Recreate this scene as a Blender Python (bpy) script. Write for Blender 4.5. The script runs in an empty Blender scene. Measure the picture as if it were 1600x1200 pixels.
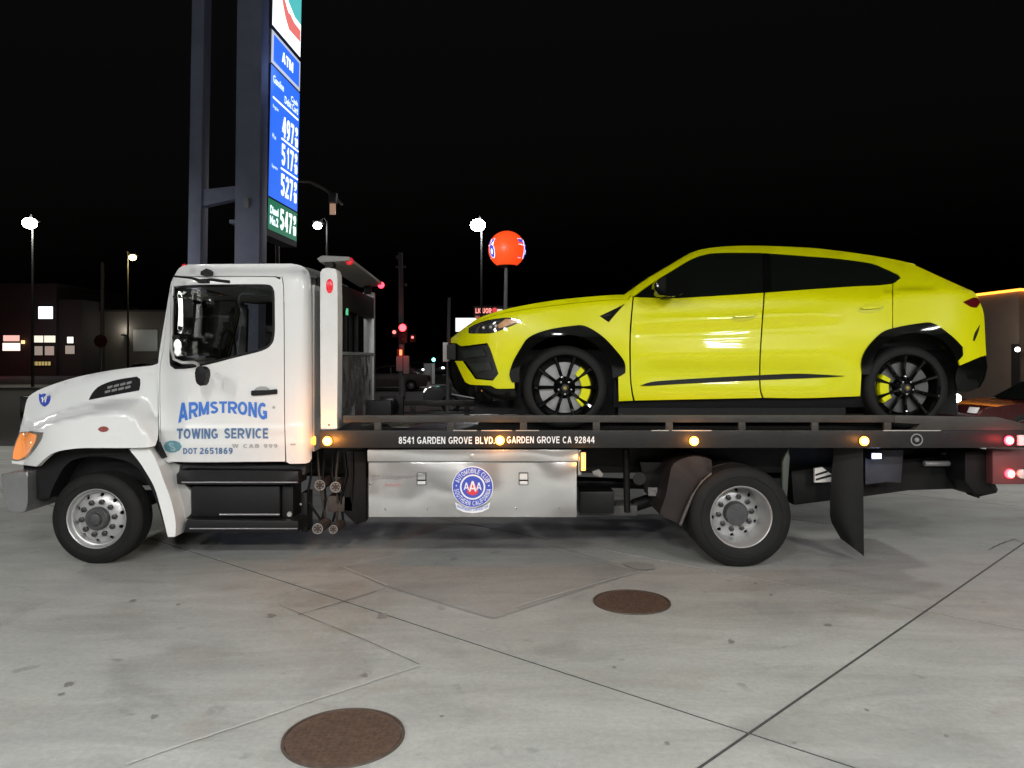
import bpy, bmesh, math, random
from mathutils import Vector, Matrix
from mathutils.geometry import delaunay_2d_cdt
random.seed(7)
R = math.radians
sc = bpy.context.scene
COL = sc.collection

# ------------------------------------------------------------------ camera
EYE, F = 1.77, 1200.0
cam = bpy.data.cameras.new("camera")
cam_o = bpy.data.objects.new("camera", cam); COL.objects.link(cam_o)
cam.lens = 27.0; cam.sensor_width = 36.0; cam.shift_y = -0.025
cam.clip_start = 0.1; cam.clip_end = 2500
cam_o.location = (0, 0, EYE); cam_o.rotation_euler = (R(90), 0, 0)
sc.camera = cam_o
# ------------------------------------------------------------------ night sky and exposure
w = bpy.data.worlds.new("World"); sc.world = w; w.use_nodes = True
wn = w.node_tree.nodes; wn.clear()
out = wn.new("ShaderNodeOutputWorld"); bg = wn.new("ShaderNodeBackground"); sky = wn.new("ShaderNodeTexSky")
sky.sky_type = 'NISHITA'; sky.sun_disc = False; sky.sun_elevation = R(-3.75); sky.sun_rotation = R(200)
hs = wn.new("ShaderNodeHueSaturation"); hs.inputs['Saturation'].default_value = 0.25
w.node_tree.links.new(sky.outputs[0], hs.inputs['Color'])
w.node_tree.links.new(hs.outputs[0], bg.inputs[0]); w.node_tree.links.new(bg.outputs[0], out.inputs[0])
bg.inputs[1].default_value = 0.10
sc.view_settings.view_transform = 'Standard'; sc.view_settings.look = 'None'
sc.view_settings.exposure = 0.0; sc.view_settings.gamma = 1.0; sc.view_settings.use_curve_mapping = False
# ------------------------------------------------------------------ canopy lamps (the filling station's, behind the photographer)
LAMP_K = 1.38
CANOPY_Z = 5.0
CANOPY_LAMPS = [(-8.5, -4.5, 1), (-4.0, -4.5, 1), (0.5, -4.5, 1), (5.0, -4.5, 1), (9.5, -4.5, 1),
                (-6.0, -0.6, .55), (-1.0, -0.6, .6), (4.0, -0.6, .6), (9.0, -0.6, .6)]
def area(name, loc, size, power, col, rot=(0, 0, 0), sy=None):
    l = bpy.data.lights.new(name, 'AREA'); l.energy = power; l.color = col; l.size = size
    if sy: l.shape = 'RECTANGLE'; l.size_y = sy
    o = bpy.data.objects.new(name, l); COL.objects.link(o); o.location = loc; o.rotation_euler = rot
    return o
def point(name, loc, power, col, r=0.05):
    l = bpy.data.lights.new(name, 'POINT'); l.energy = power; l.color = col; l.shadow_soft_size = r
    o = bpy.data.objects.new(name, l); COL.objects.link(o); o.location = loc
    return o
for (x, y, k) in CANOPY_LAMPS:
    area("canopy_light", (x, y, CANOPY_Z - 0.06), 0.75, 330 * k * LAMP_K, (1.0, 0.995, 0.985), sy=0.75)

# two unseen pole lamps added to brighten the ground behind the truck
ADDED_LAMPS = [(13.0, 11.5, 6.0, 900), (-13.5, 10.5, 6.0, 650)]
for (x, y, z, p_) in ADDED_LAMPS:
    area("added_yard_light", (x, y, z), 0.5, p_, (1.0, 0.98, 0.95), sy=0.5)

# ------------------------------------------------------------------ materials
MATS = {}
def mat(name, col, rough=0.5, metal=0.0, coat=0.0, noise=0.0, nscale=8.0, bump=0.0, bscale=60.0, emit=None, estr=0.0,
        rvar=0.0, spec=0.5, tint=None, bdet=4):
    if name in MATS: return MATS[name]
    m = bpy.data.materials.new(name); m.use_nodes = True
    nt = m.node_tree; b = nt.nodes["Principled BSDF"]
    b.inputs['Base Color'].default_value = (*col, 1); b.inputs['Roughness'].default_value = rough
    b.inputs['Metallic'].default_value = metal; b.inputs['Coat Weight'].default_value = coat
    b.inputs['Coat Roughness'].default_value = 0.04
    b.inputs['Specular IOR Level'].default_value = spec
    if emit:
        b.inputs['Emission Color'].default_value = (*emit, 1); b.inputs['Emission Strength'].default_value = estr
    if noise or bump or rvar:
        g = nt.nodes.new("ShaderNodeNewGeometry")
        n = nt.nodes.new("ShaderNodeTexNoise"); n.inputs['Scale'].default_value = nscale; n.inputs['Detail'].default_value = 6
        n.inputs['Roughness'].default_value = 0.62
        nt.links.new(g.outputs['Position'], n.inputs['Vector'])
        if noise:
            mr = nt.nodes.new("ShaderNodeMapRange"); mr.inputs[1].default_value = .3; mr.inputs[2].default_value = .7
            mr.inputs[3].default_value = 0; mr.inputs[4].default_value = 1
            nt.links.new(n.outputs[0], mr.inputs[0])
            mx = nt.nodes.new("ShaderNodeMix"); mx.data_type = 'RGBA'
            c2 = tint or tuple(c * (1 - noise) for c in col)
            mx.inputs[6].default_value = (*col, 1); mx.inputs[7].default_value = (*c2, 1)
            nt.links.new(mr.outputs[0], mx.inputs[0]); nt.links.new(mx.outputs[2], b.inputs['Base Color'])
        if rvar:
            mr2 = nt.nodes.new("ShaderNodeMapRange"); mr2.inputs[1].default_value = .3; mr2.inputs[2].default_value = .7
            mr2.inputs[3].default_value = max(0.02, rough - rvar); mr2.inputs[4].default_value = min(1, rough + rvar)
            nt.links.new(n.outputs[0], mr2.inputs[0]); nt.links.new(mr2.outputs[0], b.inputs['Roughness'])
        if bump:
            n2 = nt.nodes.new("ShaderNodeTexNoise"); n2.inputs['Scale'].default_value = bscale; n2.inputs['Detail'].default_value = bdet
            nt.links.new(g.outputs['Position'], n2.inputs['Vector'])
            bp = nt.nodes.new("ShaderNodeBump"); bp.inputs['Strength'].default_value = 1.0
            bp.inputs['Distance'].default_value = bump
            nt.links.new(n2.outputs[0], bp.inputs['Height']); nt.links.new(bp.outputs[0], b.inputs['Normal'])
    MATS[name] = m; return m
def glow(name, col, s, body=(0.2, 0.2, 0.2)):
    return mat(name, body, 0.3, emit=col, estr=s)

YEL = mat("yellow_wrap", (0.70, 0.70, 0.0015), 0.34, spec=.30, coat=0.32, noise=0.03, nscale=3)
WHITE = mat("white_paint", (0.79, 0.80, 0.79), 0.27, coat=0.4, noise=0.035, nscale=1.5)
WHITE2 = mat("white_post_paint", (0.76, 0.76, 0.74), 0.42, noise=0.10, nscale=5)
BLACKG = mat("black_gloss_plastic", (0.0035, 0.004, 0.0035), 0.06, spec=0.22)
BLACKM = mat("black_matte_plastic", (0.009, 0.009, 0.0095), 0.55, noise=.3, nscale=14, spec=.22)
RUBBER = mat("tyre_rubber", (0.012, 0.0125, 0.012), 0.68, spec=.22, noise=0.35, nscale=9, bump=0.0015, bscale=120)
DARKST = mat("dark_steel", (0.010, 0.0095, 0.010), 0.5, metal=0.2, spec=.25, noise=0.45, nscale=6, bump=0.002, bscale=30)
RAILM = mat("painted_rail_steel", (0.022, 0.0215, 0.021), 0.42, metal=0.15, spec=.3, noise=0.35, nscale=4, bump=0.002, bscale=25, rvar=.1)
RAILU = mat("worn_rail_steel", (0.058, 0.054, 0.048), 0.45, metal=0.2, spec=.3, noise=0.4, nscale=5, bump=0.002, bscale=25)
DECKM = mat("deck_steel", (0.06, 0.057, 0.054), 0.4, metal=0.3, noise=0.5, nscale=3, rvar=.15)
ALU = mat("brushed_aluminium", (0.55, 0.55, 0.54), 0.20, metal=0.72, bump=0.11, bscale=1.9, bdet=0.4)
POLISH = mat("polished_aluminium", (0.46, 0.46, 0.455), 0.36, metal=0.5, noise=0.12, nscale=8, rvar=.05)
DIAM = mat("diamond_sheet_steel", (0.20, 0.185, 0.18), 0.18, metal=0.4, bump=0.08, bscale=4, bdet=1)
CHROME = mat("chrome", (0.8, 0.8, 0.8), 0.08, metal=1.0)
HUBC = mat("grey_hub_paint", (0.06, 0.062, 0.063), 0.5, noise=.4, nscale=20)
GLASSD = mat("tinted_glass", (0.006, 0.008, 0.006), 0.03, spec=0.6)
BLUE = mat("blue_vinyl", (0.055, 0.19, 0.62), 0.35)
BLUED = mat("slate_blue_vinyl", (0.10, 0.19, 0.36), 0.4)
WHITEV = mat("white_vinyl", (0.80, 0.82, 0.84), 0.4)
NAVY = mat("navy_vinyl", (0.05, 0.09, 0.50), 0.3)
REDV = mat("red_vinyl", (0.70, 0.05, 0.08), 0.35)
TEAL = mat("teal_vinyl", (0.16, 0.36, 0.42), 0.35, noise=.25, nscale=40)
GREYV = mat("faded_grey_vinyl", (0.42, 0.42, 0.41), 0.5)
REDL = mat("red_lens", (0.60, 0.02, 0.03), 0.15, coat=.5, emit=(1, .02, .05), estr=.35)
DRED = mat("dark_red_lens", (0.10, 0.005, 0.008), 0.1, coat=.5)
ORL = mat("orange_lens", (0.62, 0.22, 0.06), 0.16, coat=.6, emit=(1, .30, .06), estr=.45)
AMB = glow("amber_lamp", (1.0, 0.30, 0.02), 7.0)
AMBCORE = glow("amber_lamp_core", (1.0, 0.62, 0.16), 22.0)
REDLAMP = glow("red_lamp", (1.0, 0.03, 0.06), 6.0)
REDCORE = glow("red_lamp_core", (1.0, 0.42, 0.42), 12.0)
WLAMP = glow("white_lamp", (1.0, 0.98, 0.95), 30.0)
BLUELAMP = glow("blue_white_led", (0.55, 0.65, 1.0), 14.0)
RUST = mat("rusty_iron", (0.115, 0.070, 0.050), 0.65, metal=.2, noise=.45, nscale=30, bump=0.003, bscale=160, rvar=.1)
POLE = mat("galvanised_pole", (0.20, 0.20, 0.215), 0.6, noise=.2, nscale=2)
SIGNPOLE = mat("painted_pylon", (0.33, 0.36, 0.52), 0.55, noise=.25, nscale=1.2)

def concrete(name, c1, c2, darken=1.0):
    m = bpy.data.materials.new(name); m.use_nodes = True; nt = m.node_tree; b = nt.nodes["Principled BSDF"]; L = nt.links.new
    g = nt.nodes.new("ShaderNodeNewGeometry"); oi = nt.nodes.new("ShaderNodeObjectInfo")
    def noise(s, d=6, r=.6, dist=0, vec=None):
        n = nt.nodes.new("ShaderNodeTexNoise"); n.inputs['Scale'].default_value = s; n.inputs['Detail'].default_value = d
        n.inputs['Roughness'].default_value = r; n.inputs['Distortion'].default_value = dist
        L(vec or g.outputs['Position'], n.inputs['Vector']); return n.outputs[0]
    def rng(i, a, bb, c, d):
        n = nt.nodes.new("ShaderNodeMapRange"); L(i, n.inputs[0])
        for k, v in enumerate((a, bb, c, d)): n.inputs[k + 1].default_value = v
        return n.outputs[0]
    def mul(a, bb):
        n = nt.nodes.new("ShaderNodeMath"); n.operation = 'MULTIPLY'; L(a, n.inputs[0])
        if isinstance(bb, float): n.inputs[1].default_value = bb
        else: L(bb, n.inputs[1])
        return n.outputs[0]
    big = rng(noise(0.35, 5, .6, .6), .32, .68, 0, 1)
    mx = nt.nodes.new("ShaderNodeMix"); mx.data_type = 'RGBA'
    mx.inputs[6].default_value = (*c1, 1); mx.inputs[7].default_value = (*c2, 1); L(big, mx.inputs[0])
    br = rng(noise(.55, 6, .62, 1.5), .54, .72, 0, .55)
    mxb = nt.nodes.new("ShaderNodeMix"); mxb.data_type = 'RGBA'; L(br, mxb.inputs[0]); L(mx.outputs[2], mxb.inputs[6]); mxb.inputs[7].default_value = (c1[0] * .70, c1[1] * .61, c1[2] * .54, 1)
    mx = mxb
    mp = nt.nodes.new("ShaderNodeMapping"); L(g.outputs['Position'], mp.inputs[0])
    mp.inputs['Rotation'].default_value = (0, 0, R(-12)); mp.inputs['Scale'].default_value = (.7, 2.6, 1)
    streak = rng(noise(1.3, 7, .65, .8, mp.outputs[0]), .30, .72, .80, 1.10)
    fine = mul(rng(noise(30, 6, .75), .28, .72, .85, 1.12), rng(noise(170, 3, .7), .3, .7, .92, 1.07))
    spots = rng(noise(4.5, 3, .5), .66, .74, 1.0, .72)
    stain = rng(noise(.9, 4, .55, 1.2), .56, .74, 1.0, .74)
    slab = rng(oi.outputs['Random'], 0, 1, .95, 1.05)
    f = mul(mul(mul(streak, fine), mul(spots, stain)), mul(slab, darken))
    vm = nt.nodes.new("ShaderNodeVectorMath"); vm.operation = 'SCALE'; L(mx.outputs[2], vm.inputs[0]); L(f, vm.inputs['Scale'])
    L(vm.outputs[0], b.inputs['Base Color'])
    L(rng(noise(2.2), .3, .7, .48, .72), b.inputs['Roughness'])
    bp = nt.nodes.new("ShaderNodeBump"); bp.inputs['Distance'].default_value = .003; bp.inputs['Strength'].default_value = .7
    L(noise(55, 5, .7), bp.inputs['Height']); L(bp.outputs[0], b.inputs['Normal'])
    return m
CONC = concrete("concrete", (0.36, 0.365, 0.345), (0.29, 0.30, 0.285))
CONCD = concrete("dark_concrete", (0.295, 0.30, 0.285), (0.235, 0.24, 0.23))
JOINT = mat("joint_filler", (0.055, 0.055, 0.052), 0.8, noise=.5, nscale=25)
PALEJ = mat("pale_sealant", (0.48, 0.48, 0.45), 0.7, noise=.35, nscale=30)
ASPH = mat("asphalt", (0.045, 0.043, 0.042), 0.75, noise=.35, nscale=1.5, bump=.004, bscale=80)

# ------------------------------------------------------------------ object helpers
ORG = {}
def tag(o, label=None, cat=None, group=None, kind=None):
    if label: o['label'] = label
    if cat: o['category'] = cat
    if group: o['group'] = group
    if kind: o['kind'] = kind
    return o
def thing(name, loc, label, cat, group=None):
    o = bpy.data.objects.new(name, None); COL.objects.link(o); o.location = loc; o.empty_display_size = .2
    ORG[o] = Vector(loc); return tag(o, label, cat, group)
def mk(name, V, Fc, m, parent=None, smooth=False, normals=None, mats=None, fm=None):
    org = ORG[parent] if parent is not None else Vector((0, 0, 0))
    me = bpy.data.meshes.new(name)
    me.from_pydata([tuple(Vector(v) - org) for v in V], [], Fc)
    for mm in (mats or [m]): me.materials.append(mm)
    if fm:
        for p, i in zip(me.polygons, fm): p.material_index = i
    if smooth: me.polygons.foreach_set('use_smooth', [True] * len(me.polygons))
    me.update()
    if normals: me.normals_split_custom_set_from_vertices([tuple(n) for n in normals])
    o = bpy.data.objects.new(name, me); COL.objects.link(o)
    if parent is not None: o.parent = parent
    ORG[o] = org
    return o
def from_bm(name, bm, m, parent=None, smooth=False, fix=True):
    if fix: bmesh.ops.recalc_face_normals(bm, faces=bm.faces)
    V = [v.co.copy() for v in bm.verts]; bm.verts.index_update()
    Fc = [[v.index for v in f.verts] for f in bm.faces]; bm.free()
    o = mk(name, V, Fc, m, parent)
    if smooth:
        for p in o.data.polygons: p.use_smooth = True
        try: o.data.set_sharp_from_angle(angle=R(35))
        except Exception: pass
    return o
def P(x, y, D): return Vector(((x - 800) * D / F, D, EYE - (y - 560) * D / F))
def G(x, y):
    D = EYE * F / (y - 560); return Vector(((x - 800) * D / F, D, 0))
def poly_prism(bm, pts, dvec, bev=0):
    """closed prism: pts = world points of one face, dvec = extrusion"""
    a = [bm.verts.new(p) for p in pts]; b = [bm.verts.new(p + dvec) for p in pts]
    n = len(pts); fs = [bm.faces.new(a), bm.faces.new(b[::-1])]
    for i in range(n): fs.append(bm.faces.new((a[i], b[i], b[(i + 1) % n], a[(i + 1) % n])))
    if bev:
        es = list({e for f in fs for e in f.edges})
        bmesh.ops.bevel(bm, geom=es, offset=bev, segments=2, affect='EDGES', clamp_overlap=True, profile=.6)
def prism(name, px, D0, D1, m, parent=None, bev=0.0, D=None):
    """polygon traced at depth D (default D0), a solid from D0 to D1"""
    d = D or D0
    pts = [P(x, y, d) for x, y in px]
    for p in pts: p.y = D0
    bm = bmesh.new(); poly_prism(bm, pts, Vector((0, D1 - D0, 0)), bev)
    bmesh.ops.triangulate(bm, faces=[f for f in bm.faces if len(f.verts) > 4])
    return from_bm(name, bm, m, parent, smooth=bev > 0)
def box(name, x0, y0, x1, y1, D0, D1, m, parent=None, bev=0.0):
    return prism(name, [(x0, y0), (x1, y0), (x1, y1), (x0, y1)], D0, D1, m, parent, bev)
def wbox(name, a, b, m, parent=None, bev=0.0):
    (x0, y0, z0), (x1, y1, z1) = a, b
    bm = bmesh.new()
    poly_prism(bm, [Vector((x0, y0, z0)), Vector((x1, y0, z0)), Vector((x1, y0, z1)), Vector((x0, y0, z1))], Vector((0, y1 - y0, 0)), bev)
    return from_bm(name, bm, m, parent, smooth=bev > 0)
def frame_of(d):
    d = d.normalized(); u = d.orthogonal().normalized(); return d, u, d.cross(u)
def tube(name, pts, r, m, parent=None, n=12, cap=True):
    pts = [Vector(p) for p in pts]; V = []; Fc = []
    rs = r if isinstance(r, (list, tuple)) else [r] * len(pts)
    d, u, v = frame_of(pts[1] - pts[0])
    for i, p in enumerate(pts):
        t = (pts[min(i + 1, len(pts) - 1)] - pts[max(i - 1, 0)]).normalized()
        u = (u - t * u.dot(t)).normalized(); v = t.cross(u)
        for k in range(n):
            a = 2 * math.pi * k / n; V.append(p + (u * math.cos(a) + v * math.sin(a)) * rs[i])
    for i in range(len(pts) - 1):
        for k in range(n):
            Fc.append((i * n + k, i * n + (k + 1) % n, (i + 1) * n + (k + 1) % n, (i + 1) * n + k))
    if cap: Fc.append(tuple(range(n))[::-1]); Fc.append(tuple(range((len(pts) - 1) * n, len(pts) * n)))
    o = mk(name, V, Fc, m, parent, smooth=True)
    try: o.data.set_sharp_from_angle(angle=R(50))
    except Exception: pass
    return o
def lathe(name, c, prof, m, parent=None, n=48, s=-1, closed=False, ax='y'):
    """prof = (outward distance along axis, radius); s=-1 faces the camera"""
    V = []; Fc = []
    for (d, r) in prof:
        for k in range(n):
            a = 2 * math.pi * k / n
            if ax == 'y': V.append(Vector((c[0] + r * math.cos(a), c[1] + s * d, c[2] + r * math.sin(a))))
            elif ax == 'z': V.append(Vector((c[0] + r * math.cos(a), c[1] + r * math.sin(a), c[2] + d)))
            else: V.append(Vector((c[0] + s * d, c[1] + r * math.cos(a), c[2] + r * math.sin(a))))
    k0 = len(prof)
    for i in range(k0 - (0 if closed else 1)):
        j = (i + 1) % k0
        for k in range(n): Fc.append((i * n + k, i * n + (k + 1) % n, j * n + (k + 1) % n, j * n + k))
    bm = bmesh.new(); vs = [bm.verts.new(v) for v in V]
    for f in Fc: bm.faces.new([vs[i] for i in f])
    bmesh.ops.remove_doubles(bm, verts=bm.verts, dist=1e-5)
    return from_bm(name, bm, m, parent, smooth=True)
def disc(name, c, r, t, m, parent=None, n=24, s=-1, dome=0.0):
    pr = [(0, r), (t, r * .98), (t + dome * .7, r * .6), (t + dome, 0.0005)]
    return lathe(name, c, pr, m, parent, n, s)
def sphere(name, c, r, m, parent=None, sz=1.0, seg=24):
    bm = bmesh.new(); bmesh.ops.create_uvsphere(bm, u_segments=seg, v_segments=seg // 2, radius=r)
    for v in bm.verts: v.co = Vector((v.co.x, v.co.y, v.co.z * sz)) + Vector(c)
    return from_bm(name, bm, m, parent, smooth=True)

# ---------- surfaces: near side of a body given by a half width hw(X,Z) about the centre plane y=c
def smooth_closed(pts, k=6.0, corner=38):
    """subdivide an outline; rounds gentle bends with Catmull-Rom, keeps sharp corners"""
    n = len(pts); sharp = []
    for i in range(n):
        a = Vector(pts[i]) - Vector(pts[i - 1]); b = Vector(pts[(i + 1) % n]) - Vector(pts[i])
        sharp.append(a.length < 1e-6 or b.length < 1e-6 or math.degrees(a.angle(b)) > corner)
    o = []
    for i in range(n):
        p1 = Vector(pts[i]); p2 = Vector(pts[(i + 1) % n])
        p0 = Vector(pts[i - 1]) if not sharp[i] else p1 - (p2 - p1)
        p3 = Vector(pts[(i + 2) % n]) if not sharp[(i + 1) % n] else p2 + (p2 - p1)
        m = max(1, int(round((p2 - p1).length / k)))
        for j in range(m):
            t = j / m
            q = 0.5 * ((2 * p1) + (p2 - p0) * t + (2 * p0 - 5 * p1 + 4 * p2 - p3) * t * t + (3 * p1 - p0 - 3 * p2 + p3) * t ** 3)
            o.append((q.x, q.y))
    return o
def inside(p, poly):
    x, y = p; r = False; n = len(poly)
    for i in range(n):
        x1, y1 = poly[i]; x2, y2 = poly[i - 1]
        if (y1 > y) != (y2 > y) and x < (x2 - x1) * (y - y1) / (y2 - y1) + x1: r = not r
    return r
def edge_dist(p, poly):
    b = 1e9; p = Vector(p)
    for i in range(len(poly)):
        a = Vector(poly[i - 1]); d = Vector(poly[i]) - a; L2 = d.length_squared
        t = 0 if L2 < 1e-9 else max(0, min(1, (p - a).dot(d) / L2)); b = min(b, (a + d * t - p).length)
    return b
class Surf:
    def __init__(s, c, hw, dmin): s.c, s.hw, s.dmin = c, hw, dmin
    def hit(s, x, y):
        kx = (x - 800) / F; kz = (y - 560) / F
        f = lambda D: D - (s.c - s.hw(kx * D, EYE - kz * D))
        D = s.dmin; a = D
        while D < s.c:
            if f(D) >= 0: break
            a = D; D += .02
        lo, hi = a, D
        for _ in range(14):
            mid = (lo + hi) / 2
            if f(mid) >= 0: hi = mid
            else: lo = mid
        D = hi
        return Vector((kx * D, D, EYE - kz * D))
    def normal(s, p, e=.006):
        gx = (s.hw(p.x + e, p.z) - s.hw(p.x - e, p.z)) / (2 * e); gz = (s.hw(p.x, p.z + e) - s.hw(p.x, p.z - e)) / (2 * e)
        gx = max(-3, min(3, gx)); gz = max(-3, min(3, gz))
        return Vector((-gx, -1, -gz)).normalized()
def panel(name, px, m, parent, S, holes=(), off=0.0, step=9, thick=.018, far=True, curve=True, k=6):
    loops = [smooth_closed(px, k) if curve else smooth_closed(px, k, -1)]
    for h in holes: loops.append(smooth_closed(h, k))
    verts = []; edges = []; bl = []
    for lp in loops:
        b0 = len(verts); n = len(lp); verts += [Vector(p) for p in lp]
        edges += [(b0 + i, b0 + (i + 1) % n) for i in range(n)]
        bl.append(n)
    xs = [p[0] for p in loops[0]]; ys = [p[1] for p in loops[0]]
    gy = min(ys) + step * .5; row = 0
    while gy < max(ys):
        gx = min(xs) + step * (.5 if row % 2 else .9)
        while gx < max(xs):
            q = (gx, gy)
            if inside(q, loops[0]) and all(not inside(q, h) for h in loops[1:]) and min(edge_dist(q, l) for l in loops) > step * .4:
                verts.append(Vector(q))
            gx += step
        gy += step; row += 1
    r = delaunay_2d_cdt(verts, edges, [], 0, 1e-4)
    pv, pf = r[0], r[2]
    faces = []
    for f in pf:
        cx = sum(pv[i].x for i in f) / len(f); cy = sum(pv[i].y for i in f) / len(f)
        if inside((cx, cy), loops[0]) and all(not inside((cx, cy), h) for h in loops[1:]): faces.append(tuple(f))
    used = sorted({i for f in faces for i in f}); mp = {u: i for i, u in enumerate(used)}
    pos = []; nor = []
    for u in used:
        p = S.hit(pv[u].x, pv[u].y); n = S.normal(p); pos.append(p + n * off); nor.append(n)
    faces = [tuple(mp[i] for i in f) for f in faces]
    # orient toward the camera
    nf = []
    for f in faces:
        a, b, c = (pos[i] for i in f[:3]); q = (b - a).cross(c - a)
        nf.append(f if q.dot(Vector((0, -1, 0))) > 0 else f[::-1])
    faces = nf
    ec = {}
    for f in faces:
        for i in range(len(f)): ec[(f[i], f[(i + 1) % len(f)])] = 1
    rim = [e for e in ec if (e[1], e[0]) not in ec]
    V = list(pos); N = list(nor); FF = list(faces)
    for a, b in rim:
        na = nor[a]; i0 = len(V)
        V += [pos[a], pos[b], pos[b] - nor[b] * thick, pos[a] - nor[a] * thick]
        q = (pos[b] - pos[a]).cross(-na)
        q = -q.normalized() if q.length > 1e-9 else na
        N += [q] * 4; FF.append((i0 + 1, i0, i0 + 3, i0 + 2))
    o = mk(name, V, FF, m, parent, smooth=True, normals=N)
    if far:
        V2 = [Vector((v.x, 2 * S.c - v.y, v.z)) for v in V]; N2 = [Vector((n.x, -n.y, n.z)) for n in N]
        mk(name, V2, [f[::-1] for f in FF], m, parent, smooth=True, normals=N2)
    return o
def strip_top(name, rows, m, parent, thick=0):
    """loft: list of rows of world points"""
    V = []; Fc = []; n = len(rows[0])
    for r_ in rows: V += r_
    for i in range(len(rows) - 1):
        for j in range(n - 1): Fc.append((i * n + j, i * n + j + 1, (i + 1) * n + j + 1, (i + 1) * n + j))
    bm = bmesh.new(); vs = [bm.verts.new(v) for v in V]
    for f in Fc: bm.faces.new([vs[i] for i in f])
    return from_bm(name, bm, m, parent, smooth=True)

# ---------- lettering
_tc = {}
def text_shape(s, bold=0.0, shear=0.0, space=1.0):
    key = (s, bold, shear, space)
    if key in _tc: return _tc[key]
    cu = bpy.data.curves.new("t", 'FONT'); cu.body = s; cu.offset = bold; cu.shear = shear; cu.space_character = space
    cu.resolution_u = 4; cu.size = 1
    o = bpy.data.objects.new("t", cu); COL.objects.link(o)
    dg = bpy.context.evaluated_depsgraph_get(); dg.update()
    me = bpy.data.meshes.new_from_object(o.evaluated_get(dg))
    V = [v.co.copy() for v in me.vertices]; Fc = [tuple(p.vertices) for p in me.polygons]
    bpy.data.objects.remove(o); bpy.data.meshes.remove(me)
    x0 = min(v.x for v in V); x1 = max(v.x for v in V); y0 = min(v.y for v in V); y1 = max(v.y for v in V)
    V = [((v.x - x0) / (x1 - x0), (v.y - y0) / (y1 - y0)) for v in V]
    _tc[key] = (V, Fc, (x1 - x0) / (y1 - y0)); return _tc[key]
def lettering(s, fn, m, parent, bold=0.0, shear=0.0, space=1.0, name="lettering", face=Vector((0, -1, 0))):
    V, Fc, _ = text_shape(s, bold, shear, space)
    W = [fn(u, v) for u, v in V]
    FF = []
    for f in Fc:
        a, b, c = (W[i] for i in f[:3]); q = (b - a).cross(c - a)
        FF.append(f if q.dot(face) > 0 else f[::-1])
    return mk(name, W, FF, m, parent)

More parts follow.
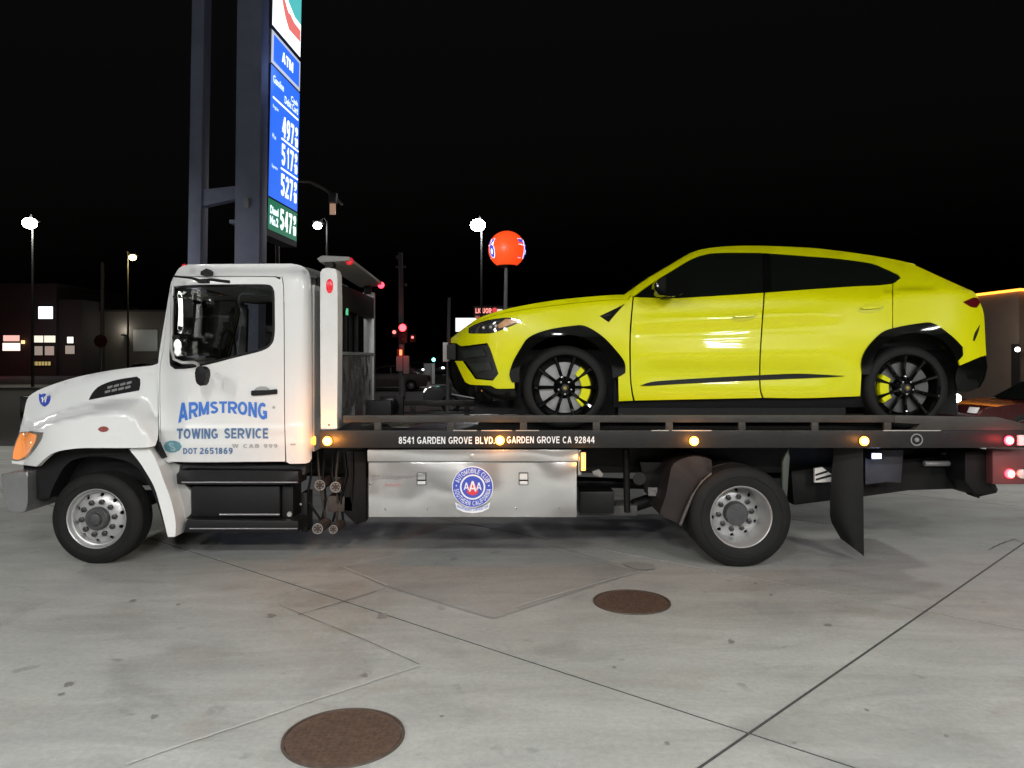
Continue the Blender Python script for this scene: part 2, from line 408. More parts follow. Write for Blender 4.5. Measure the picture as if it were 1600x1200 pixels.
def _arc(cx, cy, rx, ry, a0, a1, n=14): return [(cx + rx * math.cos(R(a0 + (a1 - a0) * i / n)), cy + ry * math.sin(R(a0 + (a1 - a0) * i / n))) for i in range(n + 1)]
def glyph(ch, h):
    lo, hi = h, 1 - h; a = h
    G_ = {
     'I': (2 * h, [[(a, 0), (a, 1)]]), 'L': (.56, [[(a, 0), (a, 1)], [(0, lo), (.56, lo)]]), 'T': (.64, [[(0, hi), (.64, hi)], [(.32, 0), (.32, 1)]]),
     'E': (.60, [[(a, 0), (a, 1)], [(0, hi), (.58, hi)], [(0, .51), (.54, .51)], [(0, lo), (.60, lo)]]), 'F': (.56, [[(a, 0), (a, 1)], [(0, hi), (.56, hi)], [(0, .5), (.50, .5)]]),
     'H': (.68, [[(a, 0), (a, 1)], [(.68 - a, 0), (.68 - a, 1)], [(0, .52), (.68, .52)]]), 'N': (.70, [[(a, 0), (a, 1)], [(.70 - a, 0), (.70 - a, 1)], [(a * .9, 1.05), (.70 - a * .9, -.05)]]),
     'M': (.86, [[(a, 0), (a, 1)], [(.86 - a, 0), (.86 - a, 1)], [(a, 1.02), (.43, .10)], [(.86 - a, 1.02), (.43, .10)], [(.43 - h * .6, .14), (.43 + h * .6, .14)]]),
     'V': (.72, [[(h * .8, 1.1), (.36, -.02)], [(.72 - h * .8, 1.1), (.36, -.02)]]), 'A': (.76, [[(h * .75, -.1), (.38, 1.02)], [(.76 - h * .75, -.1), (.38, 1.02)], [(.16, .28), (.60, .28)]]),
     'W': (1.04, [[(h * .8, 1.1), (.29, -.02)], [(.29, -.02), (.52, 1.02)], [(.52, 1.02), (.75, -.02)], [(1.04 - h * .8, 1.1), (.75, -.02)]]),
     'O': (.78, [_arc(.39, .5, .39 - h, .5 - h, 0, 360, 28)]), 'Q': (.80, [_arc(.39, .5, .39 - h, .5 - h, 0, 360, 28), [(.45, .28), (.74, .0)]]),
     'C': (.72, [_arc(.39, .5, .39 - h, .5 - h, 48, 312, 24)]), 'G': (.76, [_arc(.39, .5, .39 - h, .5 - h, 48, 345, 26), [(.42, .44), (.76, .44)], [(.76 - h, .12), (.76 - h, .50)]]),
     'S': (.66, [_arc(.33, .72, .33 - h * 1.1, .28 - h, 25, 262, 16) + _arc(.33, .29, .33 - h, .29 - h, 88, -160, 16)]),
     'R': (.72, [[(a, 0), (a, 1)], [(0, hi), (.40, hi)] + _arc(.42, (hi + .44) / 2, .26 - h * .2, (hi - .44) / 2, 90, -90, 10) + [(0, .44)], [(.36, .44), (.66, -.04)]]),
     'P': (.66, [[(a, 0), (a, 1)], [(0, hi), (.36, hi)] + _arc(.38, (hi + .40) / 2, .26 - h * .2, (hi - .40) / 2, 90, -90, 10) + [(0, .40)]]),
     'B': (.68, [[(a, 0), (a, 1)], [(0, hi), (.34, hi)] + _arc(.36, (hi + .52) / 2, .22 - h * .1, (hi - .52) / 2, 90, -90, 10) + [(0, .52)], [(0, .52), (.36, .52)] + _arc(.38, (lo + .52) / 2, .25 - h * .2, (.52 - lo) / 2, 90, -90, 10) + [(0, lo)]]),
     'D': (.70, [[(a, 0), (a, 1)], [(0, hi), (.28, hi)] + _arc(.28, .5, .42 - h, .5 - h, 90, -90, 14) + [(0, lo)]]),
     'U': (.70, [[(a, 1), (a, .36)] + _arc(.35, .35, .35 - h, .35 - h, 180, 360, 12) + [(.70 - a, 1)]]),
     'K': (.72, [[(a, 0), (a, 1)], [(a, .38), (.66, 1.05)], [(.28, .55), (.70, -.04)]]),
     '1': (.40, [[(.40 - a, 0), (.40 - a, 1)], [(.02, .72), (.36, .93)]]), '0': (.60, [_arc(.30, .5, .30 - h, .5 - h, 0, 360, 24)]),
     '2': (.60, [_arc(.30, .70, .30 - h, .30 - h, 165, -35, 14) + [(.10, .14)], [(0, lo), (.60, lo)]]),
     '4': (.64, [[(.44, 1.02), (.04, .32)], [(0, .32), (.64, .32)], [(.46, 0), (.46, 1)]]),
     '5': (.60, [[(.08, hi), (.56, hi)], [(.12, 1), (.10, .48)], _arc(.29, .33, .31 - h, .33 - h, 135, -155, 18)]),
     '6': (.60, [_arc(.30, .33, .30 - h, .33 - h, 0, 360, 24), _arc(.38, .42, .38 - h, .58 - h, 75, 190, 14)]),
     '7': (.58, [[(0, hi), (.58, hi)], [(.52, .95), (.20, -.05)]]), '8': (.60, [_arc(.30, .735, .27 - h, .265 - h, 0, 360, 20), _arc(.30, .29, .30 - h, .29 - h, 0, 360, 22)]),
     '9': (.60, [_arc(.30, .67, .30 - h, .33 - h, 0, 360, 24), _arc(.22, .58, .38 - h, .58 - h, -105, 10, 14)]), '.': (2.2 * h, [[(0, h * 1.1), (2.2 * h, h * 1.1)]]),
     ' ': (.30, []),
    }
    return G_[ch]
_bc = {}
def block_shape(s, h=.105, gap=.09):
    if (s, h, gap) in _bc: return _bc[(s, h, gap)]
    V = []; Fc = []; x = 0
    for ch in s:
        wd_, strokes = glyph(ch, h); polys = []
        for st_ in strokes:
            for i in range(len(st_) - 1):
                p, q = Vector(st_[i]), Vector(st_[i + 1]); d = q - p
                if d.length < 1e-6: continue
                d.normalize(); n = Vector((-d.y, d.x)) * h; e = d * (h * .35 if len(st_) > 2 else 0)
                p2 = p - (e if i else e * 0); q2 = q + (e if i < len(st_) - 2 else e * 0)
                pl = [p2 + n, p2 - n, q2 - n, q2 + n]
                for fn in (lambda v: v.y, lambda v: 1 - v.y): pl = clip2(pl, fn) if len(pl) > 2 else pl
                if len(pl) > 2: polys.append(pl)
        vv = []; ff = []
        for pl in polys:
            ar = sum(pl[i].x * pl[(i + 1) % len(pl)].y - pl[(i + 1) % len(pl)].x * pl[i].y for i in range(len(pl)))
            if abs(ar) < 1e-6: continue
            if ar < 0: pl = pl[::-1]
            ff.append(list(range(len(vv), len(vv) + len(pl)))); vv += pl
        if vv:
            r_ = delaunay_2d_cdt(vv, [], ff, 0, 1e-4); b0 = len(V)
            V += [(x + p.x, p.y) for p in r_[0]]; Fc += [tuple(b0 + i for i in f) for f, of in zip(r_[2], r_[5]) if len(of)]
        x += wd_ + gap
    x0 = min(v[0] for v in V); x1 = max(v[0] for v in V)
    V = [((v[0] - x0) / (x1 - x0), v[1]) for v in V]; _bc[(s, h, gap)] = (V, Fc); return V, Fc
def clip2(pts, f):
    o = []
    for i in range(len(pts)):
        a, b = pts[i], pts[(i + 1) % len(pts)]; fa, fb = f(a), f(b)
        if fa >= 0: o.append(a)
        if (fa >= 0) != (fb >= 0): o.append(a + (b - a) * (fa / (fa - fb)))
    return o
def block(s, fn, m, parent, h=.105, gap=.09, name="lettering", face=Vector((0, -1, 0))):
    V, Fc = block_shape(s, h, gap); W = [fn(u, v) for u, v in V]; FF = []
    for f in Fc:
        a, b, c = (W[i] for i in f[:3]); q = (b - a).cross(c - a); FF.append(f if q.dot(face) > 0 else f[::-1])
    return mk(name, W, FF, m, parent)
def rect_fn(x0, y0, x1, y1, D):
    return lambda u, v: P(x0 + (x1 - x0) * u, y1 + (y0 - y1) * v, D)
def ring_sheet(name, c, r0, r1, m, parent, n=48, a0=0, a1=360):
    V = []; Fc = []
    for k in range(n + 1):
        a = R(a0 + (a1 - a0) * k / n)
        for r_ in (r0, r1): V.append(Vector((c[0] + r_ * math.cos(a), c[1], c[2] + r_ * math.sin(a))))
    for k in range(n): Fc.append((2 * k, 2 * k + 1, 2 * k + 3, 2 * k + 2))
    FF = []
    for f in Fc:
        q = (V[f[1]] - V[f[0]]).cross(V[f[2]] - V[f[0]]); FF.append(f if q.y < 0 else f[::-1])
    return mk(name, V, FF, m, parent)
def ss(a, b, x):
    t = max(0, min(1, (x - a) / (b - a))); return t * t * (3 - 2 * t)
def lerp_tab(tab, x):
    if x <= tab[0][0]: return tab[0][1]
    for (a, va), (b, vb) in zip(tab, tab[1:]):
        if x <= b: return va + (vb - va) * (x - a) / (b - a)
    return tab[-1][1]

# ================================================================== GROUND
g = mk("ground", [(-900, -60, -.035), (900, -60, -.035), (900, 1500, -.035), (-900, 1500, -.035)], [(0, 1, 2, 3)], ASPH); tag(g, kind='structure')
O0 = Vector((1.12, 3.63, 0)); UA = Vector((-0.765, 0.644, 0)).normalized(); VB = Vector((0.712, 0.702, 0))  # UA along joints A, VB along joints B
if VB.y < 0: VB = -VB
LU, LV, GAP = 3.04, 2.49, 0.0105
yard = thing("forecourt_paving", (0, 5, 0), "pale grey concrete forecourt slabs with dark joints under the tow truck", "paving")
tag(yard, kind='structure')
sub = mk("joint_bed", [O0 + UA * a + VB * b + Vector((0, 0, -.005)) for a, b in ((-22, -22), (22, -22), (22, 22), (-22, 22))], [(0, 1, 2, 3)], JOINT, yard)
def clipz(pts, f):
    o = []
    for i in range(len(pts)):
        a, b = pts[i], pts[(i + 1) % len(pts)]; fa, fb = f(a), f(b)
        if fa >= 0: o.append(a)
        if (fa >= 0) != (fb >= 0): o.append(a + (b - a) * (fa / (fa - fb)))
    return o
YMAX = 15.5
UEDGE = [-7, -6, -5, -4, -3, -2, -1, 0, 4.6, 9]
for i, i2 in zip(UEDGE, UEDGE[1:]):
    for j in range(-4, 9):
        wob = [random.uniform(-.002, .002) for _ in range(8)]
        u0, u1 = i * LU + GAP, i2 * LU - GAP; v0, v1 = j * LV + GAP, (j + 1) * LV - GAP
        pts = [O0 + UA * u0 + VB * v0, O0 + UA * u1 + VB * v0, O0 + UA * u1 + VB * v1, O0 + UA * u0 + VB * v1]
        pts = clipz(pts, lambda p: YMAX - p.y); pts = clipz(pts, lambda p: p.y + 9) if len(pts) > 2 else pts
        if len(pts) < 3: continue
        cx = sum(p.x for p in pts) / len(pts); cy = sum(p.y for p in pts) / len(pts)
        if abs(cx) > 13 and cy > 0 and abs(cx) > cy * .9 + 3: continue
        bm = bmesh.new(); poly_prism(bm, [p + Vector((0, 0, 0)) for p in pts], Vector((0, 0, -.012)), 0)
        o = from_bm("concrete_slab", bm, CONC, yard)
# patches, sealant lines and small marks seen in the photograph
def quad_on_ground(name, pts, z, m, parent, t=None):
    V = [Vector((p.x, p.y, z)) for p in pts]; q = (V[1] - V[0]).cross(V[2] - V[0])
    if q.z < 0: V = V[::-1]
    return mk(name, V, [tuple(range(len(V)))], m, parent)
def gline(name, pts, wd, m, z=.004):
    P3 = [G(*p) for p in pts]; V = []; Fc = []; sub_ = []
    for a, b in zip(P3, P3[1:]):
        n = max(2, int((b - a).length / .06))
        for k in range(n + 1): sub_.append(a + (b - a) * k / n)
    for k, p in enumerate(sub_):
        d = (sub_[min(k + 1, len(sub_) - 1)] - sub_[max(k - 1, 0)]); d = d.normalized() if d.length > 0 else UA
        nn = Vector((-d.y, d.x, 0)); jit = random.uniform(-.25, .25) * wd; ww = wd * random.uniform(.55, 1.2)
        V += [p + nn * (ww / 2 + jit) + Vector((0, 0, z)), p - nn * (ww / 2 - jit) + Vector((0, 0, z))]
        if k: Fc.append((2 * k - 2, 2 * k, 2 * k + 1, 2 * k - 1))
    o = mk(name, V, Fc, m, yard); 
    for p in o.data.polygons:
        pass
    return o
quad_on_ground("concrete_patch", [G(536, 887), G(598, 915), G(770, 968), G(1000, 893), G(868, 852), G(712, 848)], .004, CONCD, yard)
gline("sealant_line", [(198, 1196), (300, 1160), (480, 1099), (655, 1041)], .016, PALEJ, .006)
gline("sealant_line", [(800, 951), (880, 927), (1000, 894)], .016, PALEJ, .008)
gline("sealant_line", [(536, 887), (605, 916)], .018, PALEJ, .008)
gline("sealant_line", [(850, 854), (1000, 894)], .014, PALEJ, .008)
gline("crack_line", [(655, 1039), (570, 1001), (436, 946)], .0045, JOINT, .006)
gline("crack_line", [(466, 962), (540, 940), (602, 920)], .007, JOINT, .0065)
gline("crack_line", [(1545, 860), (1562, 851), (1584, 843), (1600, 850)], .012, JOINT, .0065)
def gpatch(name, pts, m, z=.0045): return quad_on_ground(name, [G(*p) for p in smooth_closed(pts, 5, 120)], z, m, yard)
gpatch("oil_spot", [(972, 882), (990, 879), (1022, 884), (1024, 890), (1000, 892), (985, 888)], CONCD, .009)
OIL = mat("oil_stain", (0.215, 0.21, 0.195), 0.55, noise=.3, nscale=30)
for (x, y, r_) in ((108, 1069, 7), (208, 939, 5), (424, 962, 7), (597, 963, 9), (278, 945, 3), (570, 1056, 6), (1294, 977, 5), (1143, 1003, 6), (1181, 912, 3), (1241, 1162, 3), (1042, 1162, 4), (96, 1085, 4), (1205, 930, 3), (960, 1043, 3), (1355, 1110, 3), (690, 1120, 3), (1480, 1150, 4), (240, 1120, 5)):
    q = G(x, y); n = 11; pts = []
    for k in range(n):
        a = 2 * math.pi * k / n; rr = r_ * q.y / F * random.uniform(.55, 1.25); pts.append(q + Vector((math.cos(a) * rr * 1.1, math.sin(a) * rr * 1.5, 0)))
    quad_on_ground("oil_drip", pts, .0035, OIL, yard)
# manhole covers
def manhole(c, r, label):
    t = thing("manhole_cover", (c.x, c.y, 0), label, "manhole cover", "manhole covers in the forecourt")
    lathe("rim", (c.x, c.y, .006), [(-.01, r + .012), (.004, r + .010), (.004, r), (-.004, r - .001)], mat("iron_rim", (0.10, .075, .062), .6, metal=.3, noise=.4, nscale=30), t, 64, ax='z')
    lathe("cover", (c.x, c.y, .006), [(-.006, r - .003), (0.001, r - .006), (.002, r * .92), (.002, .001)], RUST, t, 64, ax='z')
    bm = bmesh.new()
    n = 9
    for i in range(-n, n + 1):
        for j in range(-n, n + 1):
            x, y = i * r / (n + .6), j * r / (n + .6)
            if math.hypot(x, y) < r * .88:
                s = r / n * .22; a = R(45) if (i + j) % 2 else R(-45)
                d = Vector((math.cos(a), math.sin(a), 0)); e = Vector((-d.y, d.x, 0)); q = Vector((c.x + x, c.y + y, .0085))
                poly_prism(bm, [q + d * s * 1.5 + e * s * .5, q - d * s * 1.5 + e * s * .5, q - d * s * 1.5 - e * s * .5, q + d * s * 1.5 - e * s * .5], Vector((0, 0, .0025)))
    o = from_bm("tread_pattern", bm, RUST, t); o['kind'] = 'stuff'
manhole(Vector((-.786, 3.588, 0)), .272, "larger looking rusty round manhole cover nearest the camera, at the bottom left of the forecourt")
manhole(Vector((.869, 5.575, 0)), .268, "rusty round manhole cover in front of the tow truck's rear wheel")

# sidewalk beyond
sw = mk("sidewalk", [(-60, 44, .10), (60, 44, .10), (60, 49, .10), (-60, 49, .10), (-60, 44, -.04), (60, 44, -.04)], [(0, 1, 2, 3), (4, 5, 1, 0)], mat("sidewalk_concrete", (0.30, .29, .28), .7, noise=.3, nscale=1)); tag(sw, kind='structure')

# ================================================================== TOW TRUCK
TC = 7.62
truck = thing("tow_truck", (0, TC, 0), "white flatbed tow truck with blue door lettering carrying a yellow sports car", "tow truck")
# ---- hood surface
RIDGE = [(-4.40, 1.13), (-4.23, 1.19), (-4.09, 1.256), (-3.78, 1.34), (-3.465, 1.396), (-3.245, 1.41), (-3.17, 1.36), (-3.10, 1.20), (-3.03, 1.05)]
def hood_hw(X, Z):
    t = max(0, (-3.05 - X) / 1.3); wt = .86 - .20 * t ** 1.4
    top = lerp_tab([(-4.36, 1.20), (-4.27, 1.40), (-4.10, 1.56), (-3.8, 1.64), (-3.1, 1.80)], X)
    u = top - Z
    if u < .12: q = min(.93, (.12 - u) / .12); wt -= .12 * (1 - math.sqrt(1 - q * q))
    tt = max(0, min(1, (-3.72 - X) / .62)); fw = 1.10 - .30 * tt ** 2.5
    Zr = (lerp_tab(RIDGE, X - .11) + lerp_tab(RIDGE, X - .055) + lerp_tab(RIDGE, X) + lerp_tab(RIDGE, X + .055) + lerp_tab(RIDGE, X + .11)) / 5; s = ss(0, 1, (Zr + .04 - Z) / .15)
    fw -= .035 * max(0, (Zr - Z)) 
    back = ss(-3.02, -3.10, X)
    return wt + (max(fw, wt) - wt) * s * (.80 + .20 * back)
HS = Surf(TC, hood_hw, 5.9)
hood_px = [(249, 566), (238, 571), (200, 575), (159, 581), (113, 591), (71, 605), (51, 615), (42, 625), (37, 648), (31, 673), (25, 690), (18, 724), (57, 729), (71, 716), (85, 707), (108, 702), (136, 700), (198, 700), (232, 699), (243, 696), (247, 680), (247, 640), (247, 600)]
hood = panel("hood", hood_px, WHITE, truck, HS, step=7, thick=.04)
vent = panel("hood_vent", [(139, 625), (144, 615), (153, 605), (170, 597), (190, 592), (214, 588.5), (219, 592), (219.5, 600), (217.5, 610), (180, 617)], BLACKM, hood, HS, off=.004, step=5, far=True)
for (a, b, c, d) in [(168, 604, 208, 595), (164, 611, 206, 602)]:
    for k in range(4):
        x0 = a + (c - a) * k / 4 + 1; x1 = a + (c - a) * (k + 1) / 4 - 1.5
        y0 = b + (d - b) * k / 4; y1 = b + (d - b) * (k + 1) / 4
        panel("vent_slot", [(x0, y0), (x1, y1), (x1, y1 + 3.6), (x0, y0 + 3.6)], mat("vent_grey", (0.22, .22, .22), .5), hood, HS, off=.010, step=4, far=False, curve=False)
panel("shield_emblem", [(61.5, 615), (65, 616.5), (70, 614.5), (75, 616.5), (78.5, 615), (78.5, 625), (75, 632), (69.5, 635.5), (64, 631), (61.5, 624)], NAVY, hood, HS, off=.004, step=4, far=False, k=3)
def on_surf(S, x0, y0, x1, y1, off=.006):
    def fn(u, v):
        p = S.hit(x0 + (x1 - x0) * u, y1 + (y0 - y1) * v); return p + S.normal(p) * off
    return fn
block("17", on_surf(HS, 65, 620, 75, 629, .008), WHITEV, hood, .1, .2)
panel("side_marker", [(153, 670.5), (157, 667), (162, 666), (167, 667), (170.5, 670.5), (167, 674), (162, 675), (157, 674)], mat("side_marker_red", (.28, .07, .06), .3), hood, HS, off=.006, step=4)
hl = panel("headlight", [(31, 676), (50, 674.5), (68, 675.5), (66, 684), (61, 693), (52, 706), (42, 716), (28, 720.5), (19, 719), (20, 706), (24, 693)], mat("headlight_glass", (.20, .19, .18), .08, coat=.6), hood, HS, off=.006, step=5)
panel("turn_signal", [(33, 678), (48, 677), (59, 679), (58, 690), (50, 703), (40, 714), (29, 718), (21, 716.5), (22, 706), (26, 693)], ORL, hl, HS, off=.012, step=5)
sp = HS.hit(51, 691); sphere("lamp_bulb", (sp.x, sp.y + .01, sp.z), .022, glow("warm_bulb", (1, .62, .32), 4.0), hl, seg=12)
panel("lens_edge", [(60, 677), (68, 675.5), (66, 684), (61, 693), (52, 706), (50, 704), (58, 690), (60, 682)], mat("smoked_lens", (.16, .14, .12), .15), hl, HS, off=.016, step=5)
# hood top and nose
rows = []
for i in range(15):
    x = 247 - (247 - 37) * i / 14; y = lerp_tab([(31, 673), (37, 648), (42, 625), (51, 615), (71, 605), (113, 591), (159, 581), (200, 575), (247, 566)], x)
    p = HS.hit(x, y + .6); hw = TC - p.y
    rows.append([Vector((p.x - .10 * (1 - (s / 5) ** 2) * (i / 14) ** 3, TC + hw * s / 5, p.z + (p.z - EYE + .6) * .03 * (1 - (s / 5) ** 2))) for s in range(-5, 6)])
strip_top("hood_top", rows, WHITE, truck)
nose = []
for (x, y) in [(37, 648), (33, 668), (27, 690), (20, 722)]:
    p = HS.hit(x + 1, y); hw = TC - p.y
    nose.append([Vector((p.x - .16 * (1 - (s / 5) ** 2), TC + hw * s / 5, p.z)) for s in range(-5, 6)])
strip_top("grille_surround", nose, WHITE, truck)
gr = wbox("grille", (-4.62, TC - .42, .98), (-4.46, TC + .42, 1.42), CHROME, truck, .02)
for k in range(5): wbox("grille_bar", (-4.635, TC - .38, 1.03 + .075 * k), (-4.618, TC + .38, 1.075 + .075 * k), BLACKM, gr)
# fender skirt and grey fairing
prism("fender_skirt", smooth_closed([(200, 700.5), (232, 699.5), (241, 713), (247, 727), (256.5, 753), (266, 778), (273.5, 809), (274.5, 830), (273.5, 839), (262, 839.5), (256.5, 815), (249, 787), (241, 761), (227, 736), (215, 718)], 8), 6.60, 6.86, WHITE, truck, .006, D=6.60)
prism("cab_fairing", [(233, 697), (245, 697), (250, 708), (268, 722), (283, 726), (277, 742), (298, 766), (299, 803), (275, 824), (262, 800)], 6.80, 7.05, mat("greyish_white_plastic", (.40, .40, .38), .5, noise=.2, nscale=8), truck, .01)
prism("fairing_seam", [(240.5, 690), (246, 692), (254, 711), (256, 716), (252, 716), (245, 703)], 6.66, 6.8, BLACKM, truck)
# wheel well
wbox("wheel_well", (-4.42, 6.95, .62), (-3.05, 8.29, 1.12), BLACKM, truck)
prism("wheel_arch_liner", smooth_closed([(57, 729), (71, 716), (85, 707), (108, 702), (136, 700), (200, 700), (215, 718), (232, 742), (249, 790), (256, 815), (262, 838), (250, 838), (235, 790), (214, 745), (190, 725), (150, 716), (115, 718), (92, 728), (72, 760), (64, 782), (45, 784), (44, 735)], 8), 6.72, 7.1, BLACKM, truck, D=6.6)
# bumper
bp_ = prism("bumper", smooth_closed([(1, 741), (20, 739), (43, 738), (43, 784), (38, 801), (15, 801), (9, 790), (4, 766)], 7), 6.62, 8.62, mat("dull_chrome", (.30, .30, .30), .26, metal=.55, noise=.2, nscale=5), truck, .012)
# ---- cab
ctop = [(-2.94, 2.38), (-2.90, 2.46), (-2.84, 2.53), (-2.75, 2.567), (-2.0, 2.575), (-1.83, 2.56), (-1.76, 2.50), (-1.735, 2.42)]
XR = (487 - 800) * 6.65 / F
def cab_hw(X, Z):
    h = 1.0 - .035 * max(0, Z - 1.75) ** 1.3 - .03 * max(0, 1.35 - Z) ** 2
    u = lerp_tab(ctop, X) - Z
    if u < .11: q = min(.94, (.11 - u) / .11); h -= .11 * (1 - math.sqrt(1 - q * q))
    e = XR - X
    if e < .15: q = min(.94, (.15 - e) / .15); h -= .15 * (1 - math.sqrt(1 - q * q))
    if Z < 1.03: h -= .2 * (1.03 - Z)
    h += .012 * math.exp(-((Z - 1.16) / .035) ** 2) - .008 * math.exp(-((Z - 1.62) / .12) ** 2)
    h -= .10 * ss(-2.80, -3.10, X)
    return h
CS = Surf(TC, cab_hw, 6.3)
win_px = [(273, 449), (286, 447.5), (302, 446.5), (360, 445.5), (414, 445.5), (423, 447.5), (427.5, 455), (428.5, 490), (428, 524), (423, 538), (409, 547), (370, 557), (327, 568), (295, 574.5), (274, 575.5), (268, 571), (266.5, 558), (268.5, 505), (270.5, 462)]
cab = panel("cab_shell", [(247, 581), (248, 559), (253, 525), (259, 490), (264, 460), (267.5, 441), (273.5, 429), (280, 419), (290, 414.5), (310, 413), (440, 412), (457, 412.5), (470, 415), (479, 421), (484.5, 432), (487, 470), (487.5, 600), (487, 716), (484, 722), (478, 724), (452, 724.5), (447.5, 721.5), (446, 680), (445.2, 632), (443.8, 448), (438.5, 435.5), (430, 431.5), (310, 431.3), (290, 431.5), (272, 432.5), (268.5, 440), (262, 480), (255, 545), (249.3, 585), (251, 709), (268, 722.5), (262, 722.5), (249, 712), (248, 650)], WHITE, truck, CS, step=8)
door = panel("door", [(250.5, 585), (256, 545), (263, 480), (269.5, 441), (273, 434), (290, 433), (310, 432.7), (430, 433), (437, 437), (442.5, 448), (443.8, 632), (444.6, 680), (445.5, 721), (269, 721), (252.5, 709)], WHITE, truck, CS, holes=[win_px], off=.003, step=8)
def grow(pts, d):
    cx = sum(p[0] for p in pts) / len(pts); cy = sum(p[1] for p in pts) / len(pts); o = []; n = len(pts)
    for i in range(n):
        a = Vector(pts[i - 1]); b = Vector(pts[i]); c = Vector(pts[(i + 1) % n])
        t = (c - a).normalized(); nn = Vector((t.y, -t.x))
        if nn.dot(b - Vector((cx, cy))) < 0: nn = -nn
        o.append(tuple(b + nn * d))
    return o
panel("window_seal", grow(win_px, 1.2), BLACKM, door, CS, holes=[grow(win_px, -2.6)], off=.005, step=7)
gm = bpy.data.materials.new("cab_glass"); gm.use_nodes = True; nt = gm.node_tree; nt.nodes.clear()
o_ = nt.nodes.new("ShaderNodeOutputMaterial"); mxs = nt.nodes.new("ShaderNodeMixShader"); tr = nt.nodes.new("ShaderNodeBsdfTransparent"); gl = nt.nodes.new("ShaderNodeBsdfGlossy"); fr = nt.nodes.new("ShaderNodeFresnel")
tr.inputs[0].default_value = (.55, .57, .55, 1); gl.inputs['Roughness'].default_value = .03; fr.inputs[0].default_value = 1.6
nt.links.new(fr.outputs[0], mxs.inputs[0]); nt.links.new(tr.outputs[0], mxs.inputs[1]); nt.links.new(gl.outputs[0], mxs.inputs[2]); nt.links.new(mxs.outputs[0], o_.inputs[0])
panel("window_glass", grow(win_px, -1.5), gm, door, CS, off=-.012, step=12, thick=.004)
# door furniture
panel("handle_cup", [(398, 609), (401, 605.5), (408, 603.5), (416, 604), (421, 607), (422, 612), (398, 612)], mat("cup_shade_grey", (.36, .36, .35), .35), door, CS, off=.008, step=4)  # shading of the white cup put into a grey colour
hp = CS.hit(414, 614); 
panel("door_handle", [(393.5, 611), (396, 610), (419, 609.5), (433, 608), (434, 611), (433.5, 615.5), (396, 618.5), (393.5, 617)], BLACKM, door, CS, off=.022, step=4, thick=.02)
kp = CS.hit(428, 636.5); disc("key_lock", (kp.x, kp.y, kp.z), .013, .006, POLISH, door)
panel("trim_badge", [(454, 693), (462, 693), (462, 695.5), (454, 695.5)], GREYV, truck, CS, off=.005, step=4, curve=False)
# lettering on the door
def arch(u, v):
    x = 279.5 + (418 - 279.5) * u
    top = 627.0 + 2.5 * abs(2 * u - 1) ** 2 ; 
    bot = 645 + (661 - 645) * abs(2 * u - 1) ** 1.7 * (1 if u < .5 else .78)
    p = CS.hit(x, bot + (top - bot) * v); return p + CS.normal(p) * .008
def arch_lean(u, v): return arch(u, v)
block("ARMSTRONG", arch_lean, BLUE, door, .105, .08)
block("TOWING", on_surf(CS, 277.5, 669.5, 341, 685.5, .008), BLUED, door, .10, .11)
block("SERVICE", on_surf(CS, 351, 669, 419.5, 685, .008), BLUED, door, .10, .11)
block("DOT", on_surf(CS, 287, 699.5, 308.5, 709, .008), BLUED, door, .10, .12)
block("2651869", on_surf(CS, 312.5, 699, 364, 709, .008), BLUED, door, .10, .16)
block("W CAB 999", on_surf(CS, 363, 693.5, 434, 699.5, .007), GREYV, door, .10, .2)
panel("oval_emblem", [(256.5, 697.5), (259, 691.5), (266, 688.5), (274, 688.5), (281.5, 691.5), (284.5, 697.5), (281, 703.5), (274, 706.5), (266, 706.5), (259.5, 703.5)], TEAL, door, CS, off=.007, step=5, far=False)
lettering("S", on_surf(CS, 265, 691.5, 276, 704, .010), mat("pale_teal", (.35, .52, .56), .4), door, bold=.02, shear=-.4)
# cab top, back, interior
rows = []
for x, y in [(267.5, 441), (270, 435), (274, 429), (281, 419), (290, 414.5), (310, 413), (360, 412.5), (440, 412), (457, 412.5), (470, 415), (479, 421), (484.5, 432)]:
    p = CS.hit(x, y + .8); hw = TC - p.y
    rows.append([Vector((p.x - (.08 * (1 - (s / 4) ** 2) if x < 275 else 0), TC + hw * s / 4, p.z + .03 * (1 - (s / 4) ** 2))) for s in range(-4, 5)])
strip_top("roof", rows, WHITE, truck)
wbox("cab_back_wall", (XR - .03, 6.77, .95), (XR - .008, 8.47, 2.42), WHITE, truck, .004)
ws = []
for (x, y) in [(267.5, 441), (262, 470), (257, 500), (249, 556)]:
    p = CS.hit(x + 1, y); hw = TC - p.y
    ws.append([Vector((p.x - .12 * (1 - (s / 5) ** 2), TC + (hw - .01) * s / 5, p.z)) for s in range(-5, 6)])
strip_top("windshield", ws, gm, truck)
wbox("cab_floor", (-3.02, 6.72, .95), (XR - .03, 8.52, 1.02), BLACKM, truck)
wbox("firewall", (-3.06, 6.8, 1.0), (-3.02, 8.45, 1.72), BLACKM, truck)
SEAT = mat("grey_seat_fabric", (.13, .13, .135), .85, noise=.2, nscale=30)
wbox("dashboard", (-3.0, 6.8, 1.55), (-2.62, 8.45, 1.78), mat("grey_dash", (.05, .05, .052), .6), truck, .03)
for yy in (6.86, 7.86):
    st = wbox("seat", (-2.35, yy, 1.16), (-1.95, yy + .5, 1.36), SEAT, truck, .05)
    wbox("backrest", (-2.12, yy + .02, 1.36), (-1.97, yy + .48, 1.98), SEAT, st, .05)
    wbox("headrest", (-2.10, yy + .12, 2.0), (-1.99, yy + .38, 2.22), SEAT, st, .04)
lathe("steering_wheel", (-2.62, 7.11, 1.83), [(.0, .20), (.012, .208), (.024, .20), (.012, .192)], BLACKM, truck, 24, closed=True, ax='x')
